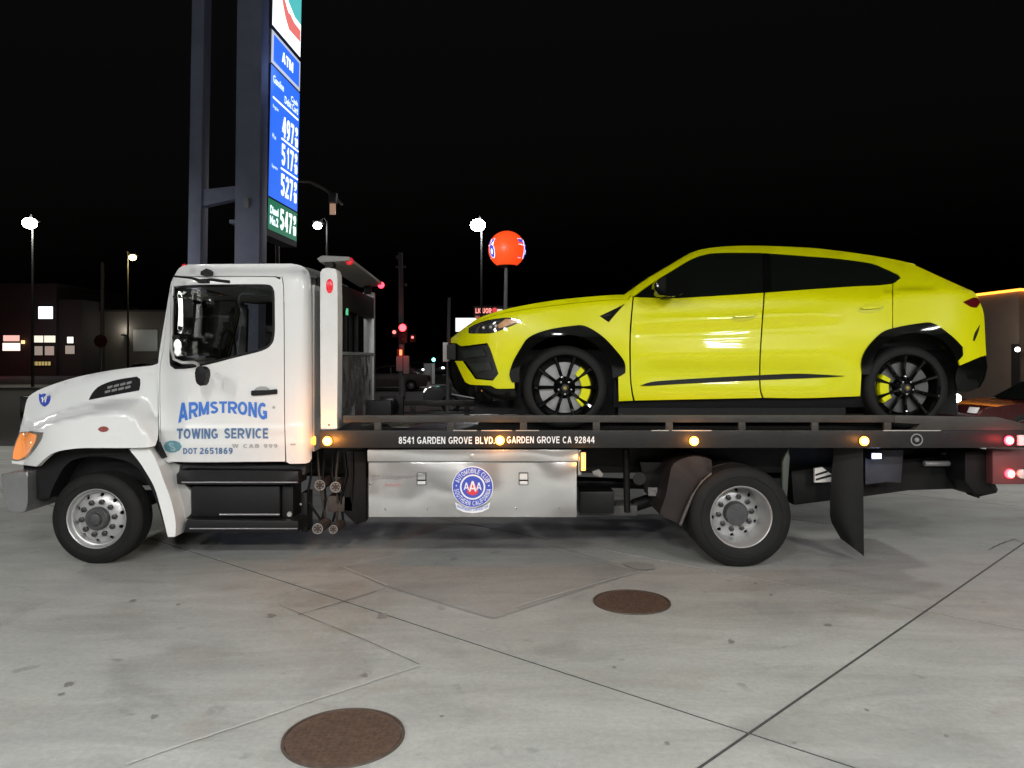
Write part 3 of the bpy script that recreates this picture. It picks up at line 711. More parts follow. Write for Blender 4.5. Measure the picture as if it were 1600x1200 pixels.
# far-side interior trim that shows through the glass
wbox("door_card", (-2.9, 8.49, 1.05), (-1.85, 8.51, 1.78), mat("door_card_grey", (.07, .07, .07), .7), truck)
# mirrors
mr = prism("mirror", smooth_closed([(277, 455), (283, 454), (285, 462), (286, 515), (283, 522), (277, 520), (279, 485)], 6), 6.30, 6.50, CHROME, truck, .008)
tube("mirror_bracket", [P(270, 447, 6.42), P(268.5, 500, 6.42), P(268, 545, 6.45), P(272, 561, 6.48), P(285, 566.5, 6.5), P(303, 566, 6.48), P(309, 569, 6.45), P(311, 577, 6.42)], .014, mat("bracket_steel", (.55, .55, .54), .35, metal=.5), truck)
prism("lower_mirror", smooth_closed([(305, 576), (309, 572), (317, 573), (321.5, 578), (321, 592), (317, 602), (312, 603.5), (306.5, 599), (304, 588)], 5), 6.32, 6.42, BLACKM, truck, .012)
box("mirror_arm", 270, 462, 279, 465, 6.40, 6.55, BLACKM, truck)
box("mirror_arm", 269, 524, 281, 530, 6.40, 6.55, BLACKM, truck, .004)
prism("mirror_housing_lower", smooth_closed([(272, 530), (282, 529), (284, 545), (282, 556), (274, 557), (271, 545)], 5), 6.34, 6.46, CHROME, truck, .01)
prism("roof_antenna_mount", smooth_closed([(313, 424), (318, 421.5), (322, 419), (326, 423), (326, 429), (313, 430)], 4), 6.55, 6.66, BLACKM, truck, .006)
tube("wiper_arm", [P(271, 431.5, 6.50), P(300, 434.5, 6.50), P(312, 439, 6.50), P(330, 437, 6.50), P(359, 440.5, 6.50)], [.008, .010, .016, .012, .013], BLACKM, truck, 8)
box("wiper_joint", 308, 436, 324, 442, 6.47, 6.53, BLACKM, truck, .005)
# roof clearance light + front cowl mirror
sphere("roof_marker_light", P(288, 416, 6.85), .022, REDL, truck, seg=12)
cm = prism("cowl_mirror", smooth_closed([(230, 571), (233, 566), (240, 563), (245, 560), (247, 570), (245, 580), (241, 578), (239, 572)], 5), 7.0, 7.1, BLACKM, truck, .008)
# gap between cab and bulkhead
for (x, wd_, mm) in [(491, 3, mat("light_grey_trim", (.45, .44, .42), .45)), (496, 3.5, DARKST)]:
    box("cab_rear_stack", x - wd_ / 2, 432, x + wd_ / 2, 668, 7.0, 7.12, mm, truck, .004)
# ---- bulkhead (headboard)
hb = prism("bulkhead_post", smooth_closed([(500, 425), (504, 420), (512, 418), (524, 420), (527, 428), (527.5, 550), (526.5, 671), (501, 671)], 40), 6.48, 6.66, WHITE2, truck, .008)
RO = P(515, 447, 6.478); 
bm = bmesh.new(); bmesh.ops.create_uvsphere(bm, u_segments=20, v_segments=10, radius=1)
for v in bm.verts: v.co = Vector((v.co.x * .030, v.co.y * .012, v.co.z * .062)) + RO
from_bm("red_reflector", bm, REDL, hb, smooth=True)
hv = P(514, 664, 6.478); disc("bolt", (hv.x, hv.y, hv.z), .008, .006, DARKST, hb, 10)
XH = -1.485
wbox("bulkhead_post", (XH - .12, 8.26, 1.16), (XH - .0, 8.34, 2.48), POLISH, truck, .006)
wbox("bulkhead_panel", (XH - .05, 6.66, 1.32), (XH - .02, 8.26, 1.80), DIAM, truck, .004)
wbox("bulkhead_crossbar", (XH - .07, 6.66, 1.80), (XH + .0, 8.26, 1.83), POLISH, truck, .005)
wbox("bulkhead_crossbar", (XH - .07, 6.66, 2.20), (XH - .0, 8.26, 2.42), DARKST, truck, .005)
for yy in (6.95, 7.45): wbox("bulkhead_bar", (XH - .05, yy, 1.83), (XH - .01, yy + .04, 2.20), DARKST, truck, .004)
wbox("bulkhead_window", (XH - .07, 6.66, 1.83), (XH - .055, 8.26, 2.2), GLASSD, truck)
wbox("status_light", (XH - .005, 6.88, 2.16), (XH + .004, 6.95, 2.22), glow("green_light", (.05, .5, .2), 1.0), truck)
# overhead visor (light board)
vis = bmesh.new()
A0 = P(495, 404, 6.48); A1 = P(503, 399, 6.48); A2 = P(546, 401, 6.48); A3 = P(547, 407, 6.48); A4 = P(500, 410, 6.48)
for p in (A0, A1, A2, A3, A4): p.y = 6.48
poly_prism(vis, [A0, A1, A2, A3, A4], Vector((-.03, 1.85, -.04)), .006)
lb = from_bm("light_board", vis, mat("light_board_grey", (.20, .195, .185), .5), truck, smooth=True)
for t_ in (.03, .97):
    q = A2 + Vector((-.03, 1.85, -.04)) * t_
    sphere("marker_light", (q.x - .01, q.y, q.z - .03), .035, REDLAMP if t_ > .5 else REDL, lb, seg=12)
wbox("board_bracket", (XH - .1, 6.5, 2.5), (XH - .03, 6.62, 2.62), DARKST, truck, .006)
wbox("board_bracket", (XH - .1, 8.22, 2.46), (XH - .03, 8.32, 2.58), DARKST, truck, .006)
# winch behind the bulkhead
tube("winch_drum", [(-1.25, 7.2, 1.28), (-1.25, 7.9, 1.28)], .09, DARKST, truck, 20)
wbox("winch_mount", (-1.36, 7.12, 1.15), (-1.12, 7.2, 1.38), DARKST, truck, .01)
wbox("winch_mount", (-1.36, 7.9, 1.15), (-1.12, 7.98, 1.38), DARKST, truck, .01)
# ---- flatbed
BD0, BD1 = 6.45, 8.80
XB0, XB1 = -1.62, (1612 - 800) * BD0 / F
def Zy(y, D=BD0): return EYE - (y - 560) * D / F
def Xx(x, D=BD0): return (x - 800) * D / F
wbox("deck", (Xx(505), BD0 + .05, 1.075), (XB1, BD1 - .05, 1.14), DECKM, truck, .004)
for (d0, d1) in ((BD0, BD0 + .05), (BD1 - .05, BD1)):
    near = d0 == BD0
    lr = wbox("side_rail", (Xx(499), d0, Zy(700)), (XB1, d1, Zy(672.5)), RAILM, truck, .006)
    wbox("rub_rail", (Xx(536), d0, Zy(660)), (Xx(1398), d1, Zy(649)), RAILU, truck, .006)
    for k in range(8):
        x = 590 + 114 * k
        wbox("stake", (Xx(x - 5.5), d0 + .006, Zy(672.8)), (Xx(x + 5.5), d1 - .006, Zy(659.8)), RAILU, truck, .003)
    bm = bmesh.new()
    pts = [Vector((Xx(x_), d0 + .001, Zy(y_))) for x_, y_ in [(1398, 649), (1560, 652), (1600, 662), (1612, 672.3), (1425, 672.3), (1440, 662), (1398, 661)]]
    poly_prism(bm, pts, Vector((0, .048, 0)), .004); from_bm("tail_plate", bm, RAILU, truck, smooth=True)
wbox("deck_edge", (Xx(505), BD0 + .052, Zy(673)), (XB1, BD0 + .075, 1.142), DARKST, truck)
# bright strips along the top edge of the side rail
for a, b in ((708, 745), (752, 800), (806, 842), (1018, 1045), (1050, 1112), (1380, 1470)):
    wbox("bright_edge_strip", (Xx(a), BD0 - .001, Zy(673.4)), (Xx(b), BD0 + .02, Zy(672.2)), mat("pale_steel", (.55, .52, .48), .35, metal=.5), truck)
rl = P(1432, 687, BD0 - .002); lathe("ring_bolt", (rl.x, BD0 - .002, rl.z), [(0, .052), (.006, .052), (.006, .042), (0, .042)], mat("bolt_grey", (.25, .25, .25), .4, metal=.5), truck, 24, closed=True)
lathe("ring_bolt", (rl.x, BD0 - .002, rl.z), [(0, .02), (.01, .018), (.01, .001)], mat("bolt_grey", (.25, .25, .25), .4), truck, 16)
block("8541 GARDEN GROVE BLVD.", rect_fn(623, 682.5, 773, 693.5, BD0 - .003), WHITEV, truck, .085, .13)
block("GARDEN GROVE CA 92844", rect_fn(792, 682, 929, 692.5, BD0 - .003), WHITEV, truck, .085, .13)
# straps / small things on deck
prism("folded_strap", [(602, 661), (628, 657), (640, 660), (660, 661), (636, 669), (612, 668)], 6.6, 6.75, mat("dirty_strap", (.36, .34, .28), .8, noise=.3, nscale=40), truck, .01)
tube("tie_down_bar", [P(566, 664, 6.62), P(600, 659, 6.64), P(690, 658, 6.7)], .012, mat("bar_steel", (.4, .38, .36), .4, metal=.4), truck, 8)
# marker lights
def marker(x, y, D=BD0, power=2.2, red=False):
    q = P(x, y, D)
    a = disc("marker_light", (q.x, D, q.z), .040, .014, REDLAMP if red else AMB, truck, 20, dome=.010)
    disc("lamp_core", (q.x, D - .016, q.z), .026, .012, REDCORE if red else AMBCORE, a, 16, dome=.006)
    disc("lamp_base", (q.x, D, q.z), .046, .006, BLACKM, a, 20)
    p_ = point("marker_glow", (q.x, D - .12, q.z), power, (1, .05, .06) if red else (1, .36, .05), .03)
    p_.location = Vector((q.x, D - .12, q.z))
marker(512, 689, power=7); marker(781, 688, power=4); marker(1084, 689, power=3); marker(1349.5, 689, power=1.4); marker(1575.5, 688, power=2, red=True)
# tail lamps
tl = box("tail_light_panel", 1551, 702, 1612, 757, 6.60, 6.70, mat("red_glow_panel", (.10, .03, .03), .5), truck, .01)  # red glow of the tail lamps put into the panel colour
for (x, y, mm, cc) in ((1577, 740, REDLAMP, AMBCORE), (1595, 740, mat("clear_lens", (.6, .58, .55), .2), None)):
    q = P(x, y, 6.6); a = disc("tail_lamp", (q.x, 6.6, q.z), .040, .02, mm, tl, 20, dome=.01)
    if cc: disc("lamp_core", (q.x, 6.578, q.z), .024, .012, cc, a, 16, dome=.005); point("tail_glow", (q.x, 6.42, q.z), .5, (1, .08, .06), .03)
box("number_plate", 1592, 680, 1609, 696, 6.42, 6.448, WHITE2, truck, .003)
# amber vertical marker behind toolbox
vb = box("vertical_marker", 906.5, 706, 917, 737, 6.42, 6.47, BLACKM, truck, .004)
box("marker_lens", 908, 707.5, 915, 735.5, 6.405, 6.422, glow("amber_bar", (1.0, .40, .05), 3.2), vb, .003)
point("marker_glow", P(912, 722, 6.3), .8, (1, .4, .05), .03)
q = P(490, 688, 6.75); box("marker_light", 488.5, 683, 491.5, 695, 6.70, 6.74, AMB, truck)
# ---- toolbox
tb = box("toolbox", 576, 722.5, 901, 808, 6.46, 7.05, ALU, truck, .004)
box("toolbox_lid", 574, 703, 903, 721.3, 6.448, 7.06, ALU, tb, .005)
box("lid_edge_strip", 903.3, 703.5, 908, 742, 6.47, 7.0, ALU, tb, .002)
box("hinge_rail", 577, 721.2, 900, 722.6, 6.47, 6.6, BLACKM, tb)
for lx in (658.5, 818):
    la = box("latch", lx - 7.5, 738.5, lx + 7.5, 758, 6.452, 6.462, DARKST, tb, .001)
    box("latch_plate", lx - 6.2, 740, lx + 6.2, 749.5, 6.447, 6.455, ALU if lx < 700 else mat("bright_latch", (.85, .84, .82), .25, metal=.5), la, .0015)
    box("latch_paddle", lx - 6.2, 752, lx + 6.2, 757, 6.446, 6.455, mat("bright_latch", (.85, .84, .82), .25, metal=.5), la, .0015)
kq = P(738, 713, 6.448); disc("lock", (kq.x, kq.y, kq.z), .022, .008, POLISH, tb, 16, dome=.004)
for x, y in ((602, 796), (669, 796), (806, 794), (874, 794), (578.5, 756)):
    q = P(x, y, 6.46); disc("rivet", (q.x, 6.46, q.z), .008, .004, CHROME, tb, 10, dome=.004)
DD = 6.4575; cc = P(738.5, 761, DD); kk = DD / F
disc("club_emblem", (cc.x, 6.4598, cc.z), 32.2 * kk, .001, WHITEV, tb, 64)
ec = mk("emblem_disc", *(lambda n, r_: ([Vector((cc.x, 6.4568, cc.z))] + [Vector((cc.x + r_ * math.cos(2 * math.pi * k / n), 6.4568, cc.z + r_ * math.sin(2 * math.pi * k / n))) for k in range(n)], [(0, k + 1, (k + 1) % n + 1) for k in range(n)]))(64, 31 * kk), NAVY, tb)
ring_sheet("emblem_ring", (cc.x, 6.4555, cc.z), 17.3 * kk, 19.8 * kk, WHITEV, tb)
def circ(s, a0, a1, r0, r1, top):
    def fn(u, v):
        a = R(a0 + (a1 - a0) * u); r_ = (r0 + (r1 - r0) * v) if top else (r1 + (r0 - r1) * v)
        return Vector((cc.x + r_ * kk * math.cos(a), 6.4550, cc.z + r_ * kk * math.sin(a)))
    return fn
block("AUTOMOBILE CLUB", circ("", 163, 17, 21.8, 29, True), WHITEV, tb, .072, .20)
block("SOUTHERN CALIFORNIA", circ("", 187, 353, 21.8, 29, False), WHITEV, tb, .072, .20)
for a in (175, 5):
    disc("emblem_dot", (cc.x + 25.5 * kk * math.cos(R(a)), 6.4565, cc.z + 25.5 * kk * math.sin(R(a))), 1.1 * kk, .001, WHITEV, tb, 8)
V_ = [Vector((cc.x + x * kk, 6.4552, cc.z + y * kk)) for x, y in ((-1.5, 9.5), (1.5, 9.5), (9.5, -8), (6, -11.5), (0, -13), (-6, -11.5), (-9.5, -8))]
mk("emblem_field", V_, [tuple(range(7))[::-1]], REDV, tb)
block("A", rect_fn(724.5, 754, 733, 765.5, 6.4545), WHITEV, tb, .075)
block("A", rect_fn(732.5, 751.5, 744.5, 768, 6.4540), WHITEV, tb, .075)
block("A", rect_fn(744, 754, 752.5, 765.5, 6.4545), WHITEV, tb, .075)
bp2 = [(711, 785), (724, 792), (738.5, 795), (753, 792), (766, 785), (763.5, 795), (753, 800), (738.5, 802), (724, 800), (713.5, 795)]
prism("emblem_banner", bp2, 6.4565, 6.4598, WHITEV, tb)
def ban(u, v):
    x = 714.5 + 48 * u; t = (u - .5) * 2; y0 = 798.8 - 6 * t * t; return P(x, y0 - 4.6 * v, 6.4552)
block("INDEPENDENT CONTRACTOR", ban, NAVY, tb, .08, .15)
lettering("Fire Extinguisher", rect_fn(578, 740.5, 646, 751, 6.4555), mat("faded_print", (.22, .20, .20), .6), tb, shear=.35, bold=-.004)
lettering("Inside", rect_fn(601, 754, 627, 760, 6.4555), mat("faded_red_print", (.42, .18, .18), .6), tb, shear=.35, bold=0)
# ---- chassis
for yy in (7.18, 8.0): wbox("frame_rail", (-4.2, yy, .70), (Xx(1545), yy + .07, .96), DARKST, truck, .006)
for yy in (7.05, 8.1): wbox("subframe_rail", (-1.45, yy, .965), (XB1 - .1, yy + .10, 1.072), DARKST, truck, .006)
for xx in (-2.6, -1.6, -.6, .4, 1.3, 2.6, 3.5, 4.1): wbox("cross_member", (xx, 7.25, .74), (xx + .08, 8.0, .92), DARKST, truck)
tube("drive_shaft", [(-2.2, 7.62, .66), (1.9, 7.62, .50)], .05, DARKST, truck)
# steps below the cab
DBLK = mat("step_black", (.008, .008, .009), .45, spec=.3, noise=.4, nscale=12)
up = prism("upper_step", smooth_closed([(275, 741), (282, 734), (466, 736), (467, 757), (276, 757)], 30), 6.70, 6.98, DBLK, truck, .012)
tube("step_edge", [P(284, 753.6, 6.69), P(465, 753.6, 6.69)], .007, mat("worn_step_edge", (.30, .30, .31), .3, metal=.6), up, 8)
sb = box("step_box", 299, 760, 437, 808, 6.78, 7.15, DBLK, truck, .012)
box("battery_box", 440, 758, 458, 812, 6.82, 7.1, DBLK, truck, .01)
tube("step_edge", [P(343, 804, 6.77), P(437, 804, 6.77)], .010, mat("worn_step_edge", (.30, .30, .31), .3, metal=.6), sb, 8)
ls = prism("lower_step", [(292, 812), (466, 814), (466, 832), (286, 832)], 6.68, 6.96, DBLK, truck, .010)
tube("step_edge", [P(296, 826, 6.67), P(465, 826, 6.67)], .006, mat("worn_step_edge", (.30, .30, .31), .3, metal=.6), ls, 8)
box("step_hanger", 300, 735, 312, 830, 6.98, 7.06, DBLK, truck)
box("step_hanger", 446, 735, 458, 830, 6.98, 7.06, DBLK, truck)
prism("sill_valance", [(270, 724), (478, 726), (476, 742), (300, 742), (284, 732)], 6.82, 7.2, mat("dark_blue_grey", (.03, .03, .034), .6), truck, .006)
bk = disc("step_fixing", P(453, 803, 6.80), .022, .02, POLISH, truck, 12)
# pipes, tank ends and couplings behind the cab
def tank(x, y, D, rpx, L, mm):
    q = P(x, y, D); r_ = rpx * D / F
    t = tube("air_tank", [(q.x, D, q.z), (q.x + .03, D + L, q.z + .01)], r_, mm, truck, 20)
    lathe("end_ring", (q.x, D, q.z), [(0, r_), (.008, r_ * .98), (.008, r_ * .82), (0, r_ * .8)], mat("ring_alu", (.45, .42, .40), .35, metal=.5, noise=.5, nscale=60), t, 24)
    for k in range(6):
        a = k * math.pi / 3; disc("bolt", (q.x + r_ * .55 * math.cos(a), D - .002, q.z + r_ * .55 * math.sin(a)), r_ * .13, .005, mat("ring_alu", (.45, .42, .40), .35), t, 6)
BRN = mat("brown_grime", (.06, .045, .038), .6, noise=.5, nscale=20)
tank(500, 758, 6.95, 8.5, .25, BRN); tank(524.5, 761, 6.95, 8.5, .25, BRN); tank(496.5, 826, 6.8, 8.5, .2, BRN); tank(521, 827, 6.85, 7, .2, BRN)
for k in range(7):
    x = 486 + 11 * k + random.uniform(-3, 3)
    tube("hose", [P(x, 705, 7.0), P(x + random.uniform(-8, 8), 740, 6.98), P(x + random.uniform(-12, 12), 780, 7.0), P(x + random.uniform(-8, 18), 815, 7.05)], .012, [DBLK, BRN, DARKST][k % 3], truck, 8)
box("valve_block", 512, 775, 552, 800, 7.0, 7.2, BRN, truck, .012)
box("fuel_tank", 470, 770, 480, 832, 6.95, 7.15, DBLK, truck, .01)
prism("bracket_plate", [(540, 705), (572, 705), (572, 815), (556, 820), (536, 800)], 7.0, 7.1, DARKST, truck, .01)
sphere("pipe_joint", P(470, 788, 6.92), .012, POLISH, truck, seg=10)
# between toolbox and rear wheel
box("air_line_box", 906, 768, 960, 803, 7.0, 7.3, DBLK, truck, .015)
box("hydraulic_tank", 905, 790, 996, 806, 7.1, 7.4, mat("grime_grey", (.10, .10, .10), .6, noise=.3, nscale=8), truck, .01)
tube("hydraulic_cylinder", [P(990, 790, 7.2), P(1080, 760, 7.25)], .06, DARKST, truck)
ci = prism("chassis_bracket", [(1000, 722), (1052, 722), (1046, 748), (1036, 772), (1010, 772), (1004, 745)], 7.0, 7.12, DARKST, truck, .01)
tube("spring_chamber", [P(999, 748, 6.95), P(999, 748, 7.15)], .058, DARKST, truck, 20)
box("warning_tag", 1013, 762, 1027, 775, 6.97, 6.99, mat("worn_tag", (.30, .29, .28), .7, noise=.6, nscale=50), truck)
prism("pipe_clip", [(925, 737), (936, 733), (943, 741), (940, 746), (927, 742)], 6.9, 6.95, mat("clip_grey", (.28, .27, .26), .5), truck, .004)
tube("support_strut", [P(978, 702, 6.9), P(980, 800, 6.95)], .03, DARKST, truck, 8)
# rear fender, strut, flap
fpts = smooth_closed([(1053, 724), (1085, 712), (1112, 718), (1113, 740), (1100, 755), (1086, 775), (1075, 800), (1064, 821), (1055, 816), (1030, 804), (1040, 775), (1046, 745)], 8, 60)
prism("rear_fender", fpts, 6.62, 7.1, mat("brown_dusty_plastic", (.022, .017, .016), .6, spec=.3, noise=.3, nscale=6), truck, .012)
tube("fender_edge", [P(1112, 740, 6.56), P(1097, 753, 6.56), P(1082, 775, 6.56), P(1071, 800, 6.56), P(1063, 820, 6.58)], .014, mat("fender_edge_grey", (.08, .075, .075), .5), truck, 8)
prism("flap_strut", [(1223, 722), (1232, 700), (1234, 716), (1229, 790), (1222, 792)], 6.58, 6.62, mat("strut_dark_green", (.05, .06, .05), .5), truck, .004)
fl = []
for i in range(13):
    t = i / 12; row = []
    for j in range(9):
        s = j / 8
        xl = lerp_tab([(0, 1303), (.55, 1297), (.80, 1297), (1, 1313)], t); yb = 841 + (869 - 841) * s; y = 700 + (yb - 700) * t
        xr = 1348.5 + 1.5 * t
        D = 6.62 + .13 * (1 - s) - .05 * math.sin(s * math.pi) * t + .03 * t
        row.append(P(xl + (xr - xl) * s, y, D))
    fl.append(row)
bm = bmesh.new(); grid = [[bm.verts.new(p) for p in r_] for r_ in fl]
for i in range(12):
    for j in range(8): bm.faces.new((grid[i][j], grid[i][j + 1], grid[i + 1][j + 1], grid[i + 1][j]))
ret = bmesh.ops.extrude_face_region(bm, geom=list(bm.faces)); 
bmesh.ops.translate(bm, verts=[v for v in ret['geom'] if isinstance(v, bmesh.types.BMVert)], vec=(0.004, .014, 0))
from_bm("mud_flap", bm, mat("flap_rubber", (.007, .0075, .007), .5, spec=.25, noise=.3, nscale=6), truck, smooth=True)
wbox("mud_flap", (2.7, 8.35, .18), (2.95, 8.37, .98), RUBBER, truck)
# rear underside: boom, rod, work lamp, light bracket
prism("wheel_lift_boom", [(1236, 736), (1352, 722), (1500, 712), (1552, 706), (1556, 735), (1549, 752), (1561, 764), (1558, 771), (1530, 777), (1500, 760), (1420, 766), (1348, 776), (1240, 790)], 7.0, 7.9, mat("boom_black", (.006, .006, .006), .6, spec=.2, noise=.4, nscale=5), truck, .02)
prism("boom_bracket", [(1518, 745), (1531, 745), (1531, 779), (1520, 775)], 6.9, 7.0, BLACKM, truck, .005)
prism("hitch_arm", [(1508, 706), (1549, 703), (1551, 740), (1546, 758), (1560, 765), (1556, 771), (1524, 772), (1508, 752)], 6.7, 7.0, mat("boom_black", (.006, .006, .006), .6, spec=.2), truck, .012)
tube("hydraulic_rod", [P(1444, 724, 6.95), P(1508, 724, 6.95)], .026, mat("rod_grey", (.32, .32, .32), .35, metal=.4), truck, 16)
wl = box("work_lamp", 1361, 706, 1380, 719, 6.62, 6.72, BLACKM, truck, .006)
box("lamp_lens", 1364, 709, 1377, 716.5, 6.605, 6.622, BLUELAMP, wl, .003)
point("work_glow", P(1371, 720, 6.55), 1.0, (.5, .6, 1), .03)
prism("side_plate", [(1352, 703), (1412, 703), (1408, 755), (1385, 752), (1352, 758)], 6.78, 6.85, mat("plate_lamp_tint", (.02, .02, .028), .45, noise=.3, nscale=12), truck, .006)  # bluish light of the work lamp put into the plate colour
prism("caution_plate", [(1273, 732), (1285, 730), (1299, 741), (1299, 753), (1273, 754)], 6.85, 6.88, mat("caution_white", (.5, .5, .48), .5), truck)
for (a, b, c, d) in ((1274, 741, 1292, 735), (1275, 748, 1298, 741.5)):
    prism("caution_stripe", [(a, b), (c, d), (c + 2, d + 3), (a, b + 3)], 6.846, 6.850, BLACKM, truck)
# ---- wheels
def truck_wheel(cx, cy, cz, rt, wd_, rrim, recess, s, steer=False, lip_only=False):
    tw = .5 * wd_
    pr = [(0, rrim), (.012, rrim + .01), (.022, rrim + .05), (.020, rt - .06), (.006, rt - .018), (-.012, rt)]
    n = 5
    for k in range(n):
        a = -.018 - (wd_ - .036) * k / n; b = -.018 - (wd_ - .036) * (k + .82) / n
        pr += [(a, rt + .003), (b, rt + .003), (b, rt - .010), (-.018 - (wd_ - .036) * (k + 1) / n, rt - .010)]
    pr += [(-wd_ + .006, rt - .01), (-wd_ - .02, rt - .07), (-wd_ - .02, rrim + .05), (-wd_, rrim)]
    wheel = lathe("wheel", (cx, cy, cz), [(-.02, rrim + .002), (.004, rrim + .006), (.010, rrim), (.004, rrim - .008), (-.015, rrim - .012), (-.03, rrim - .02), (-recess + .01, rrim - .03), (-recess - .03, rrim - .045), (-wd_, rrim - .03)], POLISH, truck, 64, s)
    lathe("tyre", (cx, cy, cz), pr, RUBBER, wheel, 72, s)
    # bead ribs
    lathe("sidewall_rib", (cx, cy, cz), [(.0225, rt - .075), (.0255, rt - .08), (.0225, rt - .085)], RUBBER, wheel, 72, s)
    # disc with holes
    H = []; n = 64; ro = rrim - .03; ri = .098
    loops = [[(ro * math.cos(2 * math.pi * k / n), ro * math.sin(2 * math.pi * k / n)) for k in range(n)], [(ri * math.cos(2 * math.pi * k / 32), ri * math.sin(2 * math.pi * k / 32)) for k in range(32)]]
    for k in range(10):
        a = 2 * math.pi * (k + .35) / 10; q = (.198 * math.cos(a), .198 * math.sin(a))
        loops.append([(q[0] + .0165 * math.cos(2 * math.pi * j / 12), q[1] + .0165 * math.sin(2 * math.pi * j / 12)) for j in range(12)])
    vv = []; ee = []
    for lp in loops:
        b0 = len(vv); m_ = len(lp); vv += [Vector(p) for p in lp]; ee += [(b0 + i, b0 + (i + 1) % m_) for i in range(m_)]
    for k in range(40):
        a = 2 * math.pi * k / 40; vv.append(Vector((.165 * math.cos(a), .165 * math.sin(a))))
    r_ = delaunay_2d_cdt(vv, ee, [], 0, 1e-5); ok = []
    for f in r_[2]:
        c0 = (sum(r_[0][i].x for i in f) / 3, sum(r_[0][i].y for i in f) / 3)
        if inside(c0, loops[0]) and not any(inside(c0, h) for h in loops[1:]): ok.append(f)
    def dz(x, y):
        rr = math.hypot(x, y); return cy + s * (-recess + .012 * (1 - ss(.17, .185, rr)) - .03 * ss(.185, ro, rr))
    bm = bmesh.new(); bv = [bm.verts.new((cx + p.x, dz(p.x, p.y), cz + p.y)) for p in r_[0]]
    for f in ok: bm.faces.new([bv[i] for i in f])
    for v in [v for v in bm.verts if not v.link_faces]: bm.verts.remove(v)
    bmesh.ops.recalc_face_normals(bm, faces=bm.faces)
    ret = bmesh.ops.extrude_face_region(bm, geom=list(bm.faces))
    bmesh.ops.translate(bm, verts=[v for v in ret['geom'] if isinstance(v, bmesh.types.BMVert)], vec=(0, -s * .014, 0))
    from_bm("wheel_disc", bm, POLISH, wheel, smooth=True)
    lathe("drum", (cx, cy, cz), [(-recess - .02, .225), (-recess - .06, .225), (-recess - .06, .001)], BLACKM, wheel, 32, s)
    for k in range(10):
        a = 2 * math.pi * (k + .15) / 10; q = (cx + .143 * math.cos(a), cy + s * (-recess + .012), cz + .143 * math.sin(a))
        lathe("lug_nut", q, [(0, .024), (.022, .023), (.026, .011), (.034, .010), (.034, .001)], mat("nut_grey", (.05, .05, .05), .4, metal=.5), wheel, 6, s)
    hubp = [(-recess + .005, .101), (-recess + .05, .098), (-recess + .06, .088), (-recess + .062, .055), (-recess + .085, .05), (-recess + .09, .035), (-recess + .09, .001)] if steer else \
           [(-recess + .005, .104), (-recess + .07, .101), (-recess + .085, .092), (-recess + .088, .001)]
    hb_ = lathe("hub", (cx, cy, cz), hubp, HUBC, wheel, 32, s)
    return wheel
FX, FZ = Xx(151, 6.60), EYE - (811 - 560) * 6.60 / F
truck_wheel(FX, 6.60, .392, .388, .22, .254, .045, -1, steer=True)
truck_wheel(FX, 8.64, .392, .388, .22, .254, .045, 1, steer=True)
RX = Xx(1158, 6.50)
truck_wheel(RX, 6.50, .428, .424, .22, .260, .20, -1)
truck_wheel(RX, 8.76, .428, .424, .22, .260, .20, 1)
for yy in (6.78, 8.48):
    lathe("inner_tyre", (RX, yy, .428), [(0, .26), (.01, .40), (0, .424), (-.2, .424), (-.21, .40), (-.2, .26)], RUBBER, truck, 64, -1 if yy < 7.6 else 1, closed=True)
tube("rear_axle", [(RX, 6.9, .428), (RX, 8.3, .428)], .09, DARKST, truck); sphere("differential", (RX, 7.62, .43), .2, DARKST, truck)
tube("front_axle", [(FX, 6.85, .38), (FX, 8.4, .38)], .06, DARKST, truck)
for yy in (7.12, 8.02):
    wbox("leaf_spring", (FX - .6, yy, .46), (FX + .6, yy + .08, .54), DARKST, truck, .01); wbox("leaf_spring", (RX - .6, yy, .52), (RX + .6, yy + .08, .66), DARKST, truck, .01)

